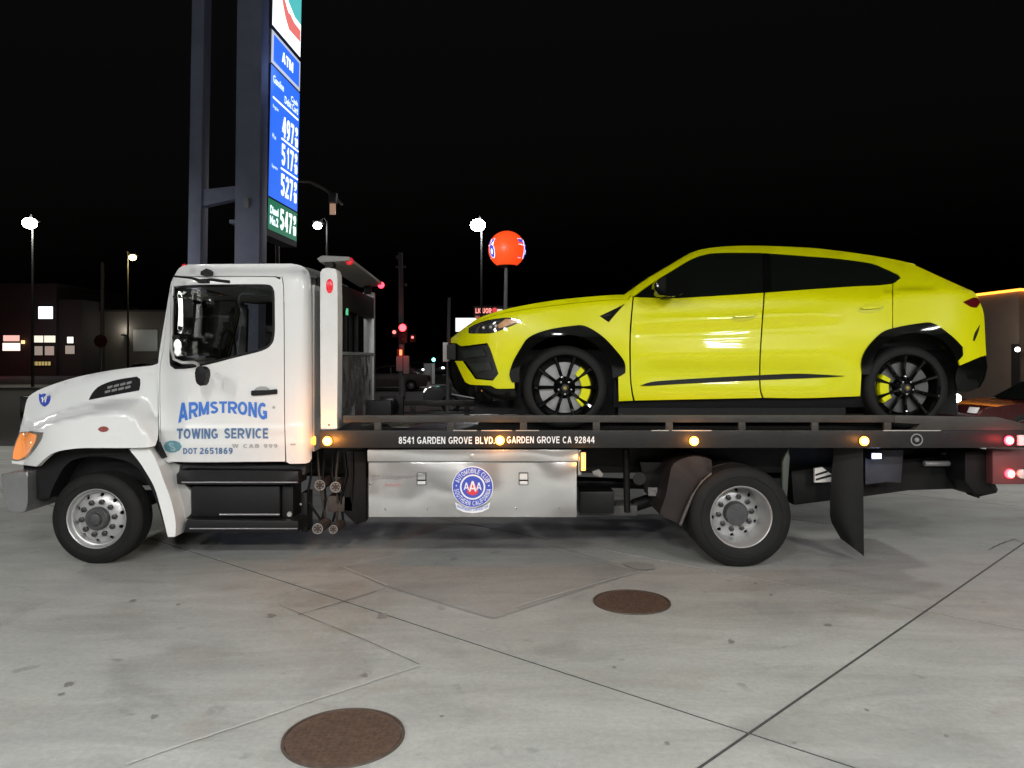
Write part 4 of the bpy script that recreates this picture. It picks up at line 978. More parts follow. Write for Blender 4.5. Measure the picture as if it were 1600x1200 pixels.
# ================================================================== YELLOW SUV
SCY = 7.72
suv = thing("sports_car", (2.0, SCY, 1.14), "bright yellow sports SUV with black wheels and tinted windows standing on the flatbed", "car")
WF = Vector(((883 - 800) * 6.74 / F, 0, EYE - 46 * 6.74 / F)); WR = Vector(((1419 - 800) * 6.74 / F, 0, EYE - 46 * 6.74 / F))
sil = [(705, 527.5), (713, 521), (725, 512), (742, 500), (767, 490), (800, 481), (855, 471), (905, 465), (950, 461.5), (975, 460.5), (1010, 436), (1045, 415), (1065, 403), (1080, 395), (1100, 389), (1135, 385), (1185, 384), (1260, 387), (1310, 392), (1360, 399), (1400, 406), (1420, 411), (1435, 417), (1472, 434), (1510, 451), (1524, 457.5)]
def base_hw(X, Z):
    tf = max(0, min(1.1, (.12 - X) / .72)); tr = max(0, min(1.1, (X - 3.72) / .80))
    h = .985 - .36 * max(0, (1.72 - Z)) ** 2 - .14 * max(0, Z - 1.72) ** 2
    zb = lerp_tab([(2.6, 2.325), (3.0, 2.30), (3.13, 2.30), (3.5, 2.365), (3.83, 2.395), (4.3, 2.385)], X)
    if Z > zb - .2:
        t = (Z - zb) / .022; sp_ = .022 * (math.log1p(math.exp(min(40, t))) if t < 40 else t)
        h -= .66 * sp_ + .05 * ss(3.05, 3.45, X) * ss(-.01, .04, Z - zb)
    for wx in (WF.x, WR.x):
        h += .035 * math.exp(-((X - wx) / .42) ** 2) * math.exp(-((Z - 1.95) / .22) ** 2)
    dw = ss(.95, 1.3, X) * (1 - ss(2.6, 3.05, X))
    h += dw * (-.035 * math.exp(-((Z - 1.63) / .10) ** 2) + .016 * math.exp(-((Z - 2.10 - .045 * (X - 1.4)) / .05) ** 2) - .012 * math.exp(-((Z - 1.99 - .045 * (X - 1.4)) / .05) ** 2) + .008 * math.exp(-((Z - 1.80 - .03 * (X - 1.4)) / .06) ** 2))
    h -= .50 * tf ** 3 + .30 * tr ** 2.6
    return h
B0 = Surf(SCY, base_hw, 6.2)
tops = []
for x, y in sil:
    p = B0.hit(x, y); tops.append((p.x, p.z))
tops.sort()
def suv_hw(X, Z):
    h = base_hw(X, Z); r_ = .07 if X > 1.1 else .10
    u = lerp_tab(tops, X) - Z + .008
    if u < r_: q = min(.93, (r_ - u) / r_); h -= .75 * r_ * (1 - math.sqrt(1 - q * q))
    return h
VS = Surf(SCY, suv_hw, 6.2)
side = [(990.2, 462.3), (986, 461), (975, 460.5), (1010, 436), (1045, 415), (1065, 403), (1080, 395), (1100, 389), (1135, 385), (1185, 384), (1260, 387), (1310, 392), (1360, 399), (1400, 406), (1420, 411), (1435, 417), (1472, 434), (1510, 451), (1521, 456), (1527, 463), (1531, 472), (1537, 490), (1539, 520), (1540, 540), (1541, 555), (1532, 557.5), (1500, 571), (1497, 560), (1500, 555), (1500, 543), (1484, 527), (1457, 508), (1435, 508), (1400, 513.5), (1396, 514.5), (1395.5, 500), (1395.5, 464), (1396, 443), (1407.5, 434.5), (1404, 429), (1394, 424), (1380, 418), (1360, 410.5), (1310, 403.5), (1260, 399.5), (1185, 394), (1122, 394), (1100, 397), (1080, 404.5), (1055, 419), (1022, 439.5)]
panel("body_side", side, YEL, suv, VS, step=8)
fend = [(986, 461.5), (988.5, 464.5), (985, 500), (983.3, 532), (983.8, 582), (986, 610), (989, 626), (967, 627), (966, 587), (974, 582), (973, 566), (959, 547), (940, 528), (913, 512), (892, 512), (856, 518), (828, 529), (816, 544), (804, 566), (798, 586), (801, 596), (804, 598), (804, 607), (775, 607), (767, 602.5), (734, 601), (727, 597), (711, 564), (720, 564), (741, 592.5), (767, 595), (770, 595), (779, 584), (766, 545), (761, 536), (720, 541), (712, 536), (704.5, 536), (704.5, 529), (713, 522), (725, 513), (735, 507.5), (770, 494.5), (800, 487.5), (855, 479.3), (905, 473.5), (950, 469.5), (982, 467.5), (985, 464)]
panel("front_fender", fend, YEL, suv, VS, step=7)
panel("hood_edge", [(736, 504), (742, 500), (767, 490), (800, 481), (855, 471), (905, 465), (950, 461.5), (975, 460.5), (984.5, 461.5), (983.5, 464), (981, 466.3), (950, 468.2), (905, 472.2), (855, 478), (800, 486.2), (770, 493), (736, 506)], YEL, suv, VS, step=6)
fd = panel("front_door", [(990.5, 464.3), (1045, 466), (1085, 464.5), (1193, 457.5), (1190.2, 500), (1187.2, 545), (1186, 585), (1187, 610), (1190.8, 621.5), (1150, 622.5), (992, 625.8), (988.5, 610), (986.3, 582), (985.8, 532), (987.5, 500)], YEL, suv, VS, step=8)
rd = panel("rear_door", [(1195.6, 457.3), (1260, 452.5), (1335, 447.5), (1377, 445.5), (1394.5, 443.5), (1394, 464), (1394, 515), (1378, 521), (1357, 543), (1347.5, 560), (1346.5, 576), (1344, 619), (1260, 622), (1193.5, 621.5), (1189.6, 610), (1188.4, 585), (1189.6, 545), (1192.7, 500)], YEL, suv, VS, step=8)
panel("window_glass", [(992, 462.8), (1022.5, 440.3), (1055, 420), (1080, 405.3), (1100, 398), (1122, 394.8), (1185, 394.8), (1192, 395), (1192, 456.5), (1085, 463.5), (1045, 465)], GLASSD, fd, VS, off=-.004, step=9, thick=.01)
panel("door_pillar", [(1192.5, 395.3), (1203, 395.8), (1205, 455.5), (1192.5, 456.5)], BLACKG, suv, VS, off=-.002, step=9)
panel("window_glass", [(1203.5, 395.8), (1260, 400), (1310, 404), (1360, 411), (1380, 418.7), (1394, 424.8), (1403.5, 429.7), (1407, 434.5), (1400, 440), (1377, 444.5), (1335, 446.6), (1260, 451.5), (1205.5, 455.6)], GLASSD, rd, VS, off=-.004, step=9, thick=.01)
panel("window_trim", [(990, 464.2), (1045, 466), (1085, 464.6), (1193, 457.6), (1260, 452.6), (1335, 447.6), (1377, 445.6), (1400, 441), (1400, 440), (1377, 444.4), (1335, 446.4), (1260, 451.2), (1193, 456.2), (1085, 463.3), (1045, 464.6), (992, 462.9)], BLACKG, suv, VS, off=.003, step=8, far=True)
for (dr, px) in ((fd, [(1143, 496), (1150, 491.5), (1172, 490), (1183, 491), (1180, 496), (1168, 501.5), (1148, 502), (1143, 500)]), (rd, [(1341, 483.5), (1348, 479.5), (1370, 477.5), (1382, 478.5), (1379, 483), (1366, 488.5), (1346, 489), (1341, 487)])):
    panel("handle_recess", px, mat("yellow_recess_shade", (0.55, 0.56, 0.006), .4, coat=.3), dr, VS, off=.003, step=5, thick=.004)  # darker yellow paints the shadow in the recess
    cx_ = sum(p[0] for p in px) / 8; cy_ = sum(p[1] for p in px) / 8
    panel("door_handle", [(cx_ - 15, cy_ - 1.2), (cx_ - 8, cy_ - 3.4), (cx_ + 10, cy_ - 4.4), (cx_ + 17, cy_ - 4), (cx_ + 15, cy_ - 1), (cx_ - 10, cy_ + .8)], YEL, dr, VS, off=.028, step=4, thick=.02, k=3)
panel("side_trim", [(1000.5, 602.5), (1017.5, 597), (1060, 593.5), (1135, 588.8), (1200, 585.5), (1245, 583.8), (1280, 585), (1319, 587.4), (1280, 590), (1185, 594), (1060, 600), (1017, 602.5)], BLACKM, suv, VS, off=.016, step=7, thick=.03)
panel("fender_vent", [(937, 494), (960, 483), (976.5, 474.8), (963, 489.5), (951, 503.5)], BLACKG, suv, VS, off=.004, step=5, k=8)
panel("vent_blade", [(940, 493.5), (953, 491), (953, 493.2), (941, 495.5)], BLACKM, suv, VS, off=.012, step=4, far=False)
h2 = panel("headlight", [(732.5, 521), (733, 512.5), (745, 506), (762, 500.5), (790, 496.5), (800, 497.5), (816, 502), (800, 509), (780, 517), (765, 521)], mat("dark_headlight", (.025, .025, .025), .06, coat=.8), suv, VS, off=.005, step=5)
panel("amber_reflector", [(790, 498.5), (799, 499.3), (811, 502.2), (798, 507.5), (780, 513.5), (778, 508)], mat("amber_reflector", (.42, .17, .02), .25), h2, VS, off=.009, step=4)
for (a, b) in ((756, 512), (767, 511), (775, 509)):
    q = VS.hit(a, b); sphere("headlamp_lens", (q.x, q.y + .002, q.z), .018, mat("lens_grey", (.45, .45, .45), .1, metal=.4), h2, seg=12)
ib = panel("front_intake", [(700.5, 538), (712, 537.5), (720, 542), (761, 537.5), (765, 545), (778, 584), (769, 594), (741, 591), (721, 563), (701, 563)], mat("intake_black", (.010, .011, .010), .5), suv, VS, off=-.035, step=6)
panel("intake_blade", [(716, 548), (752, 545), (758, 556), (722, 560)], mat("intake_grey", (.022, .026, .022), .4), ib, VS, off=-.02, step=6, far=True)
panel("intake_blade", [(730, 568), (764, 566), (768, 578), (740, 582)], mat("intake_grey", (.022, .026, .022), .4), ib, VS, off=-.02, step=6, far=True)
panel("front_splitter", [(700, 563), (711, 565), (727, 599), (734, 603), (767, 604), (775, 609), (804, 609), (808, 622), (790, 626), (740, 626), (716, 615), (705, 595)], BLACKG, suv, VS, off=-.01, step=7)
tube("splitter_edge", [P(706, 616, 7.0), P(740, 622, 6.92), P(795, 621, 6.86)], .006, mat("splitter_grey", (.2, .2, .2), .3), suv, 8)
# arch claddings
fa = [(796, 585), (802, 565), (815, 542), (827, 527), (855, 516), (892, 510), (914, 510), (940, 525), (960, 545), (975, 565), (976.5, 582), (967, 588), (957, 590), (955, 572), (944, 552), (926, 535), (905, 526), (883, 524), (857, 528), (838, 538), (823, 553), (813, 572), (811, 597), (800, 597)]
panel("wheel_arch_trim", fa, BLACKG, suv, VS, off=.016, step=6, thick=.07)
ra = [(1345, 574), (1346, 560), (1355, 542), (1377, 520), (1400, 512), (1435, 506), (1457, 506), (1485, 525), (1502, 542), (1503, 555), (1497, 562), (1492, 566), (1490, 556), (1480, 540), (1462, 527), (1440, 521), (1416, 521), (1392, 529), (1374, 544), (1364, 560), (1359, 585), (1347, 585)]
panel("wheel_arch_trim", ra, BLACKG, suv, VS, off=.016, step=6, thick=.07)
panel("tail_light", [(1504, 472), (1521, 465), (1527, 466), (1531, 472.5), (1528, 478), (1525, 481), (1517.5, 480)], DRED, suv, VS, off=.005, step=5)
panel("rear_air_slit", [(1531, 507.5), (1527, 522), (1522, 533), (1520, 532), (1523, 520)], BLACKM, suv, VS, off=.004, step=4)
panel("rear_bumper", [(1499, 573), (1532, 559), (1541, 556.5), (1543, 573), (1539, 592), (1534, 604), (1516, 612), (1497, 612), (1494, 590)], BLACKG, suv, VS, off=-.01, step=7)
panel("side_sill", [(962, 588), (968, 629), (1345, 621), (1358, 585), (1362, 640), (960, 640)], BLACKM, suv, VS, off=-.06, step=9, curve=False)
# shell: top, nose, tail, under body
def suv_rows(px, camber=.5, nudge=0):
    rows = []
    for x, y in px:
        p = VS.hit(x, y + .5); hw = SCY - p.y; k = camber * (p.z - EYE) * hw / p.y
        rows.append([Vector((p.x - nudge * (1 - (s / 6) ** 2), SCY + hw * s / 6, p.z + k * (1 - (s / 6) ** 2))) for s in range(-6, 7)])
    return rows
def seg(a, b): return [p for p in smooth_closed(sil, 8)[:-1] if a <= p[0] <= b and p[1] < 530 and not (p[0] < 1500 and p[0] > 720 and p[1] > 515)]
silx = [(sil[i][0] + (sil[i + 1][0] - sil[i][0]) * t / 4, sil[i][1] + (sil[i + 1][1] - sil[i][1]) * t / 4) for i in range(len(sil) - 1) for t in range(4)] + [sil[-1]]
strip_top("hood", suv_rows([p for p in silx if p[0] <= 976], .45), YEL, suv)
strip_top("windshield", suv_rows([p for p in silx if 975 <= p[0] <= 1081], .4), GLASSD, suv)
strip_top("roof", suv_rows([p for p in silx if 1080 <= p[0] <= 1361], .4), YEL, suv)
strip_top("rear_window", suv_rows([p for p in silx if 1360 <= p[0] <= 1480], .2), GLASSD, suv)
strip_top("tailgate", suv_rows([p for p in silx if p[0] >= 1472], .1), YEL, suv)
def end_rows(px, bul):
    rows = []
    for x, y in px:
        p = VS.hit(x, y); hw = SCY - p.y
        rows.append([Vector((p.x + bul * (1 - (s / 6) ** 2), SCY + hw * s / 6, p.z)) for s in range(-6, 7)])
    return rows
strip_top("front_bumper", end_rows([(705.5, 528), (704, 540), (702, 560), (703, 590), (712, 612)], -.05), BLACKG, suv)
strip_top("rear_panel", end_rows([(1524, 458), (1531, 473), (1537, 490), (1539, 520), (1540, 545), (1541, 556)], .12), YEL, suv)
strip_top("rear_diffuser", end_rows([(1541, 557), (1543, 573), (1539, 592), (1530, 606)], .12), BLACKM, suv)
prism("rear_spoiler_lip", [(1418, 410), (1427, 412), (1431, 414), (1424, 415.5)], 7.2, 8.24, YEL, suv)
wbox("underbody", (-.35, 7.08, 1.26), (4.1, 8.36, 1.85), BLACKM, suv)
wbox("underbody_middle", (.95, 6.86, 1.26), (2.98, 8.58, 1.60), BLACKM, suv)
wbox("cabin_floor", (1.0, 7.0, 1.85), (3.9, 8.44, 2.25), BLACKM, suv)
box("number_plate", 692, 535, 700.5, 565, 7.30, 7.95, mat("plate_grey", (.33, .31, .30), .5), suv, .004)
box("plate_mount", 698, 538, 712, 562, 7.1, 8.3, BLACKM, suv, .006)
# mirror
sm = prism("side_mirror", smooth_closed([(1023, 452), (1026, 441), (1036, 433), (1052, 430), (1068, 433), (1073.5, 440), (1073, 452), (1066, 460), (1050, 463), (1030, 461)], 4), 6.50, 6.68, BLACKG, suv, .03)
prism("mirror_stem", [(1036, 455), (1056, 455), (1050, 466), (1038, 466)], 6.62, 6.82, BLACKM, suv, .005)
sm2 = prism("side_mirror", smooth_closed([(1023, 452), (1026, 441), (1036, 433), (1052, 430), (1068, 433), (1073.5, 440), (1073, 452), (1066, 460), (1050, 463), (1030, 461)], 4), 8.76, 8.94, BLACKG, suv, .03, D=6.8)
# wheels of the SUV
DISCM = mat("brake_disc_steel", (.42, .42, .42), .28, metal=.6, noise=.1, nscale=30)
def suv_wheel(c, s, rear=False):
    cy = SCY + s * .965; cz = c.z; rt = .372
    def L(name, prof, m, par, n=64, closed=False): return lathe(name, (c.x, cy, cz), prof, m, par, n, s, closed)
    wh = L("wheel", [(-.02, .292), (.002, .292), (.006, .286), (0, .279), (-.02, .276), (-.12, .262), (-.22, .265)], BLACKG, suv)
    L("tyre", [(-.01, .286), (.006, .296), (.012, .318), (.006, .345), (-.012, .364), (-.03, rt), (-.1, rt + .002), (-.24, rt), (-.265, .355), (-.27, .30), (-.25, .286)], RUBBER, wh, 72)
    L("brake_disc", [(-.075, .225), (-.075, .10), (-.10, .10), (-.10, .225)], mat("rear_disc_dark", (.10, .10, .10), .4, metal=.4) if rear else DISCM, wh, 48, True)
    L("wheel_backing", [(-.14, .262), (-.14, .001)], BLACKM, wh, 32)
    L("hub", [(-.11, .085), (-.02, .078), (-.004, .060), (-.002, .001)], BLACKG, wh, 32)
    L("centre_cap", [(-.002, .034), (.006, .030), (.007, .001)], mat("cap_dark", (.03, .03, .03), .25), wh, 24)
    L("cap_badge", [(.0072, .016), (.009, .014), (.009, .001)], mat("badge_gold", (.45, .33, .08), .3, metal=.7), wh, 12)
    # caliper
    a0, a1 = (-48, 52) if not rear else (150, 215)
    V = []; Fc = []; n = 12
    for k in range(n + 1):
        a = R(a0 + (a1 - a0) * k / n)
        for (r_, d) in ((.145, -.045), (.150, -.028), (.225, -.028), (.235, -.045), (.235, -.13), (.145, -.13)):
            V.append(Vector((c.x + r_ * math.cos(a), cy + s * d, cz + r_ * math.sin(a))))
    for k in range(n):
        for j in range(6): Fc.append((k * 6 + j, k * 6 + (j + 1) % 6, k * 6 + 6 + (j + 1) % 6, k * 6 + 6 + j))
    Fc += [tuple(range(6)), tuple(range(n * 6, n * 6 + 6))]
    bm = bmesh.new(); vs = [bm.verts.new(v) for v in V]
    for f in Fc: bm.faces.new([vs[i] for i in f])
    from_bm("brake_caliper", bm, YEL, wh, smooth=True)
    # spokes: five pairs, each spoke a mesh of its own
    for k in range(10):
        base = R(90 + 72 * (k // 2) + (rear * 20)); sgn = 1 if k % 2 else -1
        pts = []
        for t in range(7):
            f = t / 6; r_ = .045 + (.281 - .045) * f; a = base + sgn * R(16 + 2 * f)
            wdt = .013 + .004 * f if f < .85 else .021; d = -.012 - .022 * math.sin(f * math.pi) + .010 * f
            pts.append((r_, a, wdt, d))
        V = []; Fc = []
        for (r_, a, wdt, d) in pts:
            e = Vector((math.cos(a), 0, math.sin(a))); tt = Vector((-math.sin(a), 0, math.cos(a))); b = Vector((c.x, cy, cz)) + e * r_
            for (q, dd) in ((-wdt, d - .035), (-wdt, d - .006), (-wdt * .5, d + .004), (wdt * .5, d + .004), (wdt, d - .006), (wdt, d - .035)):
                V.append(b + tt * q + Vector((0, s * dd, 0)))
        for i in range(6):
            for j in range(6): Fc.append((i * 6 + j, i * 6 + (j + 1) % 6, i * 6 + 6 + (j + 1) % 6, i * 6 + 6 + j))
        Fc += [tuple(range(6)), tuple(range(36, 42))]
        bm = bmesh.new(); vs = [bm.verts.new(v) for v in V]
        for f in Fc: bm.faces.new([vs[i] for i in f])
        from_bm("spoke", bm, BLACKG, wh, smooth=True)
    for k in range(5):
        a = R(54 + 72 * k); lathe("lug_bolt", (c.x + .058 * math.cos(a), cy + s * -.02, cz + .058 * math.sin(a)), [(0, .011), (.016, .010), (.018, .001)], mat("bolt_steel", (.16, .16, .16), .25, metal=.8), wh, 8, s)
for s in (-1, 1):
    suv_wheel(WF, s); suv_wheel(WR, s, True)
0 and tube("wheel_strap", [P(1340, 648, 6.7), P(1365, 560, 6.72), P(1419, 536, 6.74), P(1480, 570, 6.72), P(1500, 648, 6.7)], .010, mat("strap_dark", (.05, .05, .045), .8), truck, 6)

# ================================================================== STATION CANOPY (behind the photographer)
cn = thing("station_canopy", (0.5, -5.5, 0), "white filling station canopy with square lamps behind the photographer", "canopy")
wbox("canopy_roof", (-12, -10.5, CANOPY_Z), (13, .8, CANOPY_Z + .9), mat("canopy_white", (.62, .62, .60), .6), cn)
for (x, y, k) in CANOPY_LAMPS:
    wbox("lamp_housing", (x - .45, y - .45, CANOPY_Z - .05), (x + .45, y + .45, CANOPY_Z - .001), WHITE2, cn)
for x in (-8, 9): wbox("column", (x - .2, -6.2, 0), (x + .2, -5.8, CANOPY_Z - .002), WHITE2, cn)

for (x, y, z, p_) in ADDED_LAMPS:
    yl = thing("added_yard_lamp", (x, y, 0), "added unseen lamp post brightening the ground behind the truck from the " + ("right" if x > 0 else "left"), "lamp post", "added lamp posts outside the picture")
    tube("pole", [(x, y + .5, 0), (x, y + .5, z + .2)], .08, POLE, yl, 10); wbox("lamp_head", (x - .35, y - .4, z + .03), (x + .35, y + .6, z + .18), POLE, yl, .02)
# ================================================================== PRICE SIGN
SD0, SD1 = 17.0, 18.93
ps = thing("price_sign", (-6, 17, 0), "tall filling station price pylon with lit blue, white and green panels left of the lamps", "price sign")
def SP(u, yL, off=0.0): return Vector((-5.42 + .11 * u + off + ((560 - yL) * SD0 / F - 2.83) * .0215, SD0 + (SD1 - SD0) * u, EYE + (560 - yL) * SD0 / F))
def sheet(name, u0, y0, u1, y1, m, par, off=0.0):
    V = [SP(u0, y1, off), SP(u1, y1, off), SP(u1, y0, off), SP(u0, y0, off)]
    q = (V[1] - V[0]).cross(V[2] - V[0]); f = (0, 1, 2, 3) if q.x > 0 else (3, 2, 1, 0)
    return mk(name, V, [f], m, par)
def slab(name, y0, y1, m):
    bm = bmesh.new(); poly_prism(bm, [SP(0, y1), SP(1, y1), SP(1, y0), SP(0, y0)], Vector((-.35, 0.02, 0))); return from_bm(name, bm, m, ps)
SBLUE = glow("lit_blue", (.035, .17, .92), 1.05, (.02, .05, .3)); SGREEN = glow("lit_green", (.01, .16, .08), .9, (.02, .2, .1)); SWHITE = glow("lit_white", (.92, .95, 1.0), 1.8, (.8, .8, .8))
SRED = glow("lit_red", (.85, .20, .18), 1.0, (.5, .1, .1)); STEAL = glow("lit_teal", (.10, .55, .55), 1.0, (.1, .3, .3)); SDIG = glow("lit_digits", (.75, .85, 1.0), 1.7, (.8, .8, .8)); CABM = mat("sign_cabinet", (.10, .10, .12), .5)
lp = slab("logo_panel", -180, 38, CABM); sheet("lit_face", .02, -180, .98, 37, SWHITE, lp, .004)
for (pts, m_) in (([(.18, -60), (.62, -20), (.62, 50), (.18, 4)], SRED), ([(.62, -20), (.95, -52), (.95, 14), (.62, 50)], SRED)):
    pass
def spoly(name, pts, m, par, off): 
    V = [SP(u, y, off) for u, y in pts]; q = (V[1] - V[0]).cross(V[2] - V[0]); f = tuple(range(len(V))); return mk(name, V, [f if q.x > 0 else f[::-1]], m, par)
spoly("logo_chevron", [(.16, -45), (.55, -12), (.96, -45), (.96, 12), (.55, 14), (.42, 1)], SRED, lp, .008)
spoly("logo_chevron", [(.48, -100), (.72, -70), (.97, -90), (.97, -18), (.74, -18), (.5, -30)], STEAL, lp, .012)
spoly("logo_gap", [(.48, -32), (.74, -19), (.97, -19), (.97, -8), (.74, -8), (.48, -18)], SWHITE, lp, .010)
ap = slab("atm_panel", 44, 97, mat("sign_frame", (.5, .5, .52), .5)); sheet("lit_border", .01, 45, .99, 96, glow("lit_pale", (.7, .75, .85), .75, (.5, .5, .5)), ap, .004); sheet("lit_face", .07, 49.5, .95, 91, SBLUE, ap, .008)
def sfn(u0, y0, u1, y1, off): return lambda a, b: SP(u0 + (u1 - u0) * a, y1 + (y0 - y1) * b, off)
PX = Vector((1, 0, 0))
block("ATM", sfn(.34, 61, .72, 78, .012), SWHITE, ap, .11, .12, face=PX)
bp_ = slab("price_panel", 99, 306, CABM); sheet("lit_face", .01, 99.5, .99, 305, SBLUE, bp_, .004)
lettering("Gasoline", sfn(.08, 112, .42, 124, .01), SDIG, bp_, bold=.01, face=PX)
lettering("Cash", sfn(.68, 117, .92, 126, .01), SDIG, bp_, bold=.01, face=PX)
lettering("Debit Card", sfn(.46, 128, .93, 140, .01), SDIG, bp_, bold=.01, face=PX)
sheet("rule_line", .08, 146, .95, 149, SWHITE, bp_, .01)
for y in (199.5, 248): sheet("rule_line", .38, y, .98, y + 3, SWHITE, bp_, .01)
for (t_, y) in (("Regular", 158), ("Plus", 204), ("Supreme", 252)): lettering(t_, sfn(.09, y, .27 if len(t_) > 4 else .2, y + 7, .01), SDIG, bp_, bold=.0, face=PX)
for (t_, y0, y1) in (("497", 163, 197), ("517", 208, 243), ("527", 257, 293)):
    for i, ch in enumerate(t_):
        c0 = .40 + i * .145; narrow = .035 if ch == '1' else 0
        block(ch, sfn(c0 + narrow, y0, c0 + .112 - narrow * .6, y1, .012), SWHITE, bp_, .092, face=PX)
    block("9", sfn(.85, y0, .94, y0 + 15, .012), SWHITE, bp_, .10, .1, face=PX); block("10", sfn(.84, y0 + 18, .95, y1, .012), SWHITE, bp_, .10, .1, face=PX)
gp = slab("diesel_panel", 307, 358, CABM); sheet("lit_face", .01, 308, .99, 357, SGREEN, gp, .004)
lettering("Diesel", sfn(.07, 318, .33, 331, .01), SDIG, gp, bold=.03, face=PX); lettering("No.2", sfn(.07, 334, .33, 348, .01), SDIG, gp, bold=.03, face=PX)
for i, ch in enumerate("547"): block(ch, sfn(.40 + i * .145, 315, .512 + i * .145, 349, .012), SWHITE, gp, .092, face=PX)
block("9", sfn(.85, 315, .94, 330, .012), SWHITE, gp, .10, .1, face=PX); block("10", sfn(.84, 333, .95, 349, .012), SWHITE, gp, .10, .1, face=PX)
slab("sign_valance", 358.5, 367, CABM)
def lean_post(name, xt, xb, w0, D, dd, y1=560, par=ps):
    zt = EYE + 700 * D / F; zb = 0
    a = P(xt, -140, D); b = P(xb, 400, D); d = (b - a) / (b.z - a.z)
    pb = a + d * (zb - a.z); wd_ = w0 * D / F
    bm = bmesh.new(); poly_prism(bm, [pb, pb + Vector((wd_, 0, 0)), a + Vector((wd_, 0, 0)), a], Vector((0, dd, 0)), .02)
    return from_bm(name, bm, SIGNPOLE, par, smooth=True)
lean_post("pylon_post", 372, 366, 39, 16.45, .5)
lean_post("pylon_post", 302, 293, 20, 16.7, .4)
prism("pylon_crossbar", [(316, 296), (376, 289), (376, 309), (316, 322)], 16.75, 17.0, SIGNPOLE, ps, .02)
box("pylon_bracket", 358, 343, 372, 349, 16.5, 16.8, SIGNPOLE, ps, .01); box("junction_box", 381, 309, 388, 324, 16.38, 16.45, mat("junction_grey", (.4, .4, .42), .5), ps, .01)
0 and prism("pylon_flare", [(366, 0), (372, -10), (424, -10), (410, 12), (400, 0)], 16.4, 17.0, SIGNPOLE, ps, .02)
point("sign_spill", (-4.6, 17.8, 8.4), 18, (.3, .45, 1), .5)

# ================================================================== STREET LAMPS
def street_lamp(x, y, D, col, label, power, poleX=None, size=.16, estr=60, pole_r=.07, pm=None):
    pm = pm or mat("dark_lamp_post", (.035, .034, .034), .7, spec=.2)
    hp = P(x, y, D); bx_ = (poleX if poleX is not None else x)
    bp0 = Vector(((bx_ - 800) * D / F, D, 0))
    t = thing("street_lamp", tuple(bp0), label, "street lamp", "street lamps behind the forecourt")
    top = Vector((bp0.x, D, hp.z + .35))
    tube("pole", [bp0, top], [pole_r * 1.3, pole_r * .7], pm, t, 10)
    d = 1 if hp.x >= bp0.x else -1
    tube("arm", [top - Vector((0, 0, .1)), top + Vector((d * .1, -.3, .12)), hp + Vector((0, -.2, .16))], .05, pm, t, 8)
    bm = bmesh.new(); poly_prism(bm, [hp + Vector(v) for v in ((-.28, -.30, .16), (.28, -.30, .16), (.28, .3, .16), (-.28, .3, .16))], Vector((0, 0, .14)), .04)
    from_bm("lamp_head", bm, pm, t, smooth=True)
    m = glow("lamp_" + "_".join(str(int(c * 100)) for c in col) + "_%d" % estr, col, estr)
    sphere("lamp_bulb", (hp.x, hp.y - .28, hp.z), size, m, t, sz=.8, seg=16)
    point("lamp_glow", (hp.x, hp.y - .5, hp.z - .4), power, col, .2)
street_lamp(51, 350, 45, (1, .98, .86), "bright white street lamp at the far left above the shop with the square sign", 500, size=.40, estr=40)
street_lamp(210, 403, 60, (1, .80, .25), "yellowish street lamp on the pole just left of the truck cab", 350, poleX=200, size=.28, estr=14)
street_lamp(498, 354, 45, (.95, .97, 1), "small white street lamp above the cab's rear edge, right of the price sign", 120, poleX=511, size=.25, estr=30)
street_lamp(747, 353, 45, (.97, .98, 1), "brightest white street lamp beside the orange ball sign", 500, poleX=752.5, size=.44, estr=60)
# curved arm lamp behind the price sign
cb = thing("curved_arm_lamp", (-10.5, 38, 0), "unlit curved arm street light reaching right from behind the price sign", "street lamp")
tube("pole", [(-11.6, 38, 0), (-11.6, 38, 10.2)], [.14, .09], POLE, cb, 10)
tube("arm", [(-11.6, 38, 10.15), P(445, 290, 38), P(466, 283, 38), P(485, 284.5, 38), P(503, 293, 38), P(520, 304, 38), P(535, 320, 38)], [.09, .08, .075, .07, .065, .06, .05], mat("arm_pale", (.45, .42, .42), .5), cb, 8)
box("lamp_head", 513, 300, 525, 316, 37.7, 38.1, POLE, cb, .05)
box("lamp_lens", 515, 318, 524, 335, 37.6, 37.7, glow("dim_warm", (.75, .45, .30), .45), cb, .02)

# ================================================================== SIGNALS, BALL SIGN, BOARDS
tsg = thing("traffic_signal", tuple(Vector(((628 - 800) * 30 / F, 30, 0))), "tall grey signal pole with a red traffic light and cabinets, seen past the bulkhead", "traffic light")
tube("pole", [Vector(((628.5 - 800) * 30 / F, 30, 0)), P(626, 395, 30)], [.13, .08], POLE, tsg, 10)
tube("cross_arm", [P(618, 417, 30), P(634, 417, 30)], .04, POLE, tsg, 6)
sphere("insulator", P(622, 402, 30), .09, POLE, tsg, seg=10); sphere("insulator", P(634, 445, 30), .06, POLE, tsg, seg=10)
sh = box("signal_head", 622, 505, 636, 536, 29.6, 29.8, BLACKM, tsg, .02)
def lampdisc(x, y, D, r, m, par, nm="signal_lamp"): q = P(x, y, D); return disc(nm, (q.x, D, q.z), r, .02, m, par, 20, dome=.02)
lampdisc(629, 512, 29.55, .14, glow("signal_red", (1, .035, .045), 9), sh)
lampdisc(629, 521.5, 29.58, .10, BLACKM, sh); lampdisc(629, 530, 29.58, .10, BLACKM, sh)
for nm_, (x, y, r_) in (("side_signal", (616, 519, .07)), ("side_signal", (644.5, 527, .05))):
    q = P(x, y, 29.7); b_ = wbox("side_signal", (q.x - .1, 29.72, q.z - .2), (q.x + .1, 29.9, q.z + .12), BLACKM, tsg, .01); lampdisc(x, y, 29.7, r_, glow("signal_red_dim", (1, .15, .15), 3), b_)
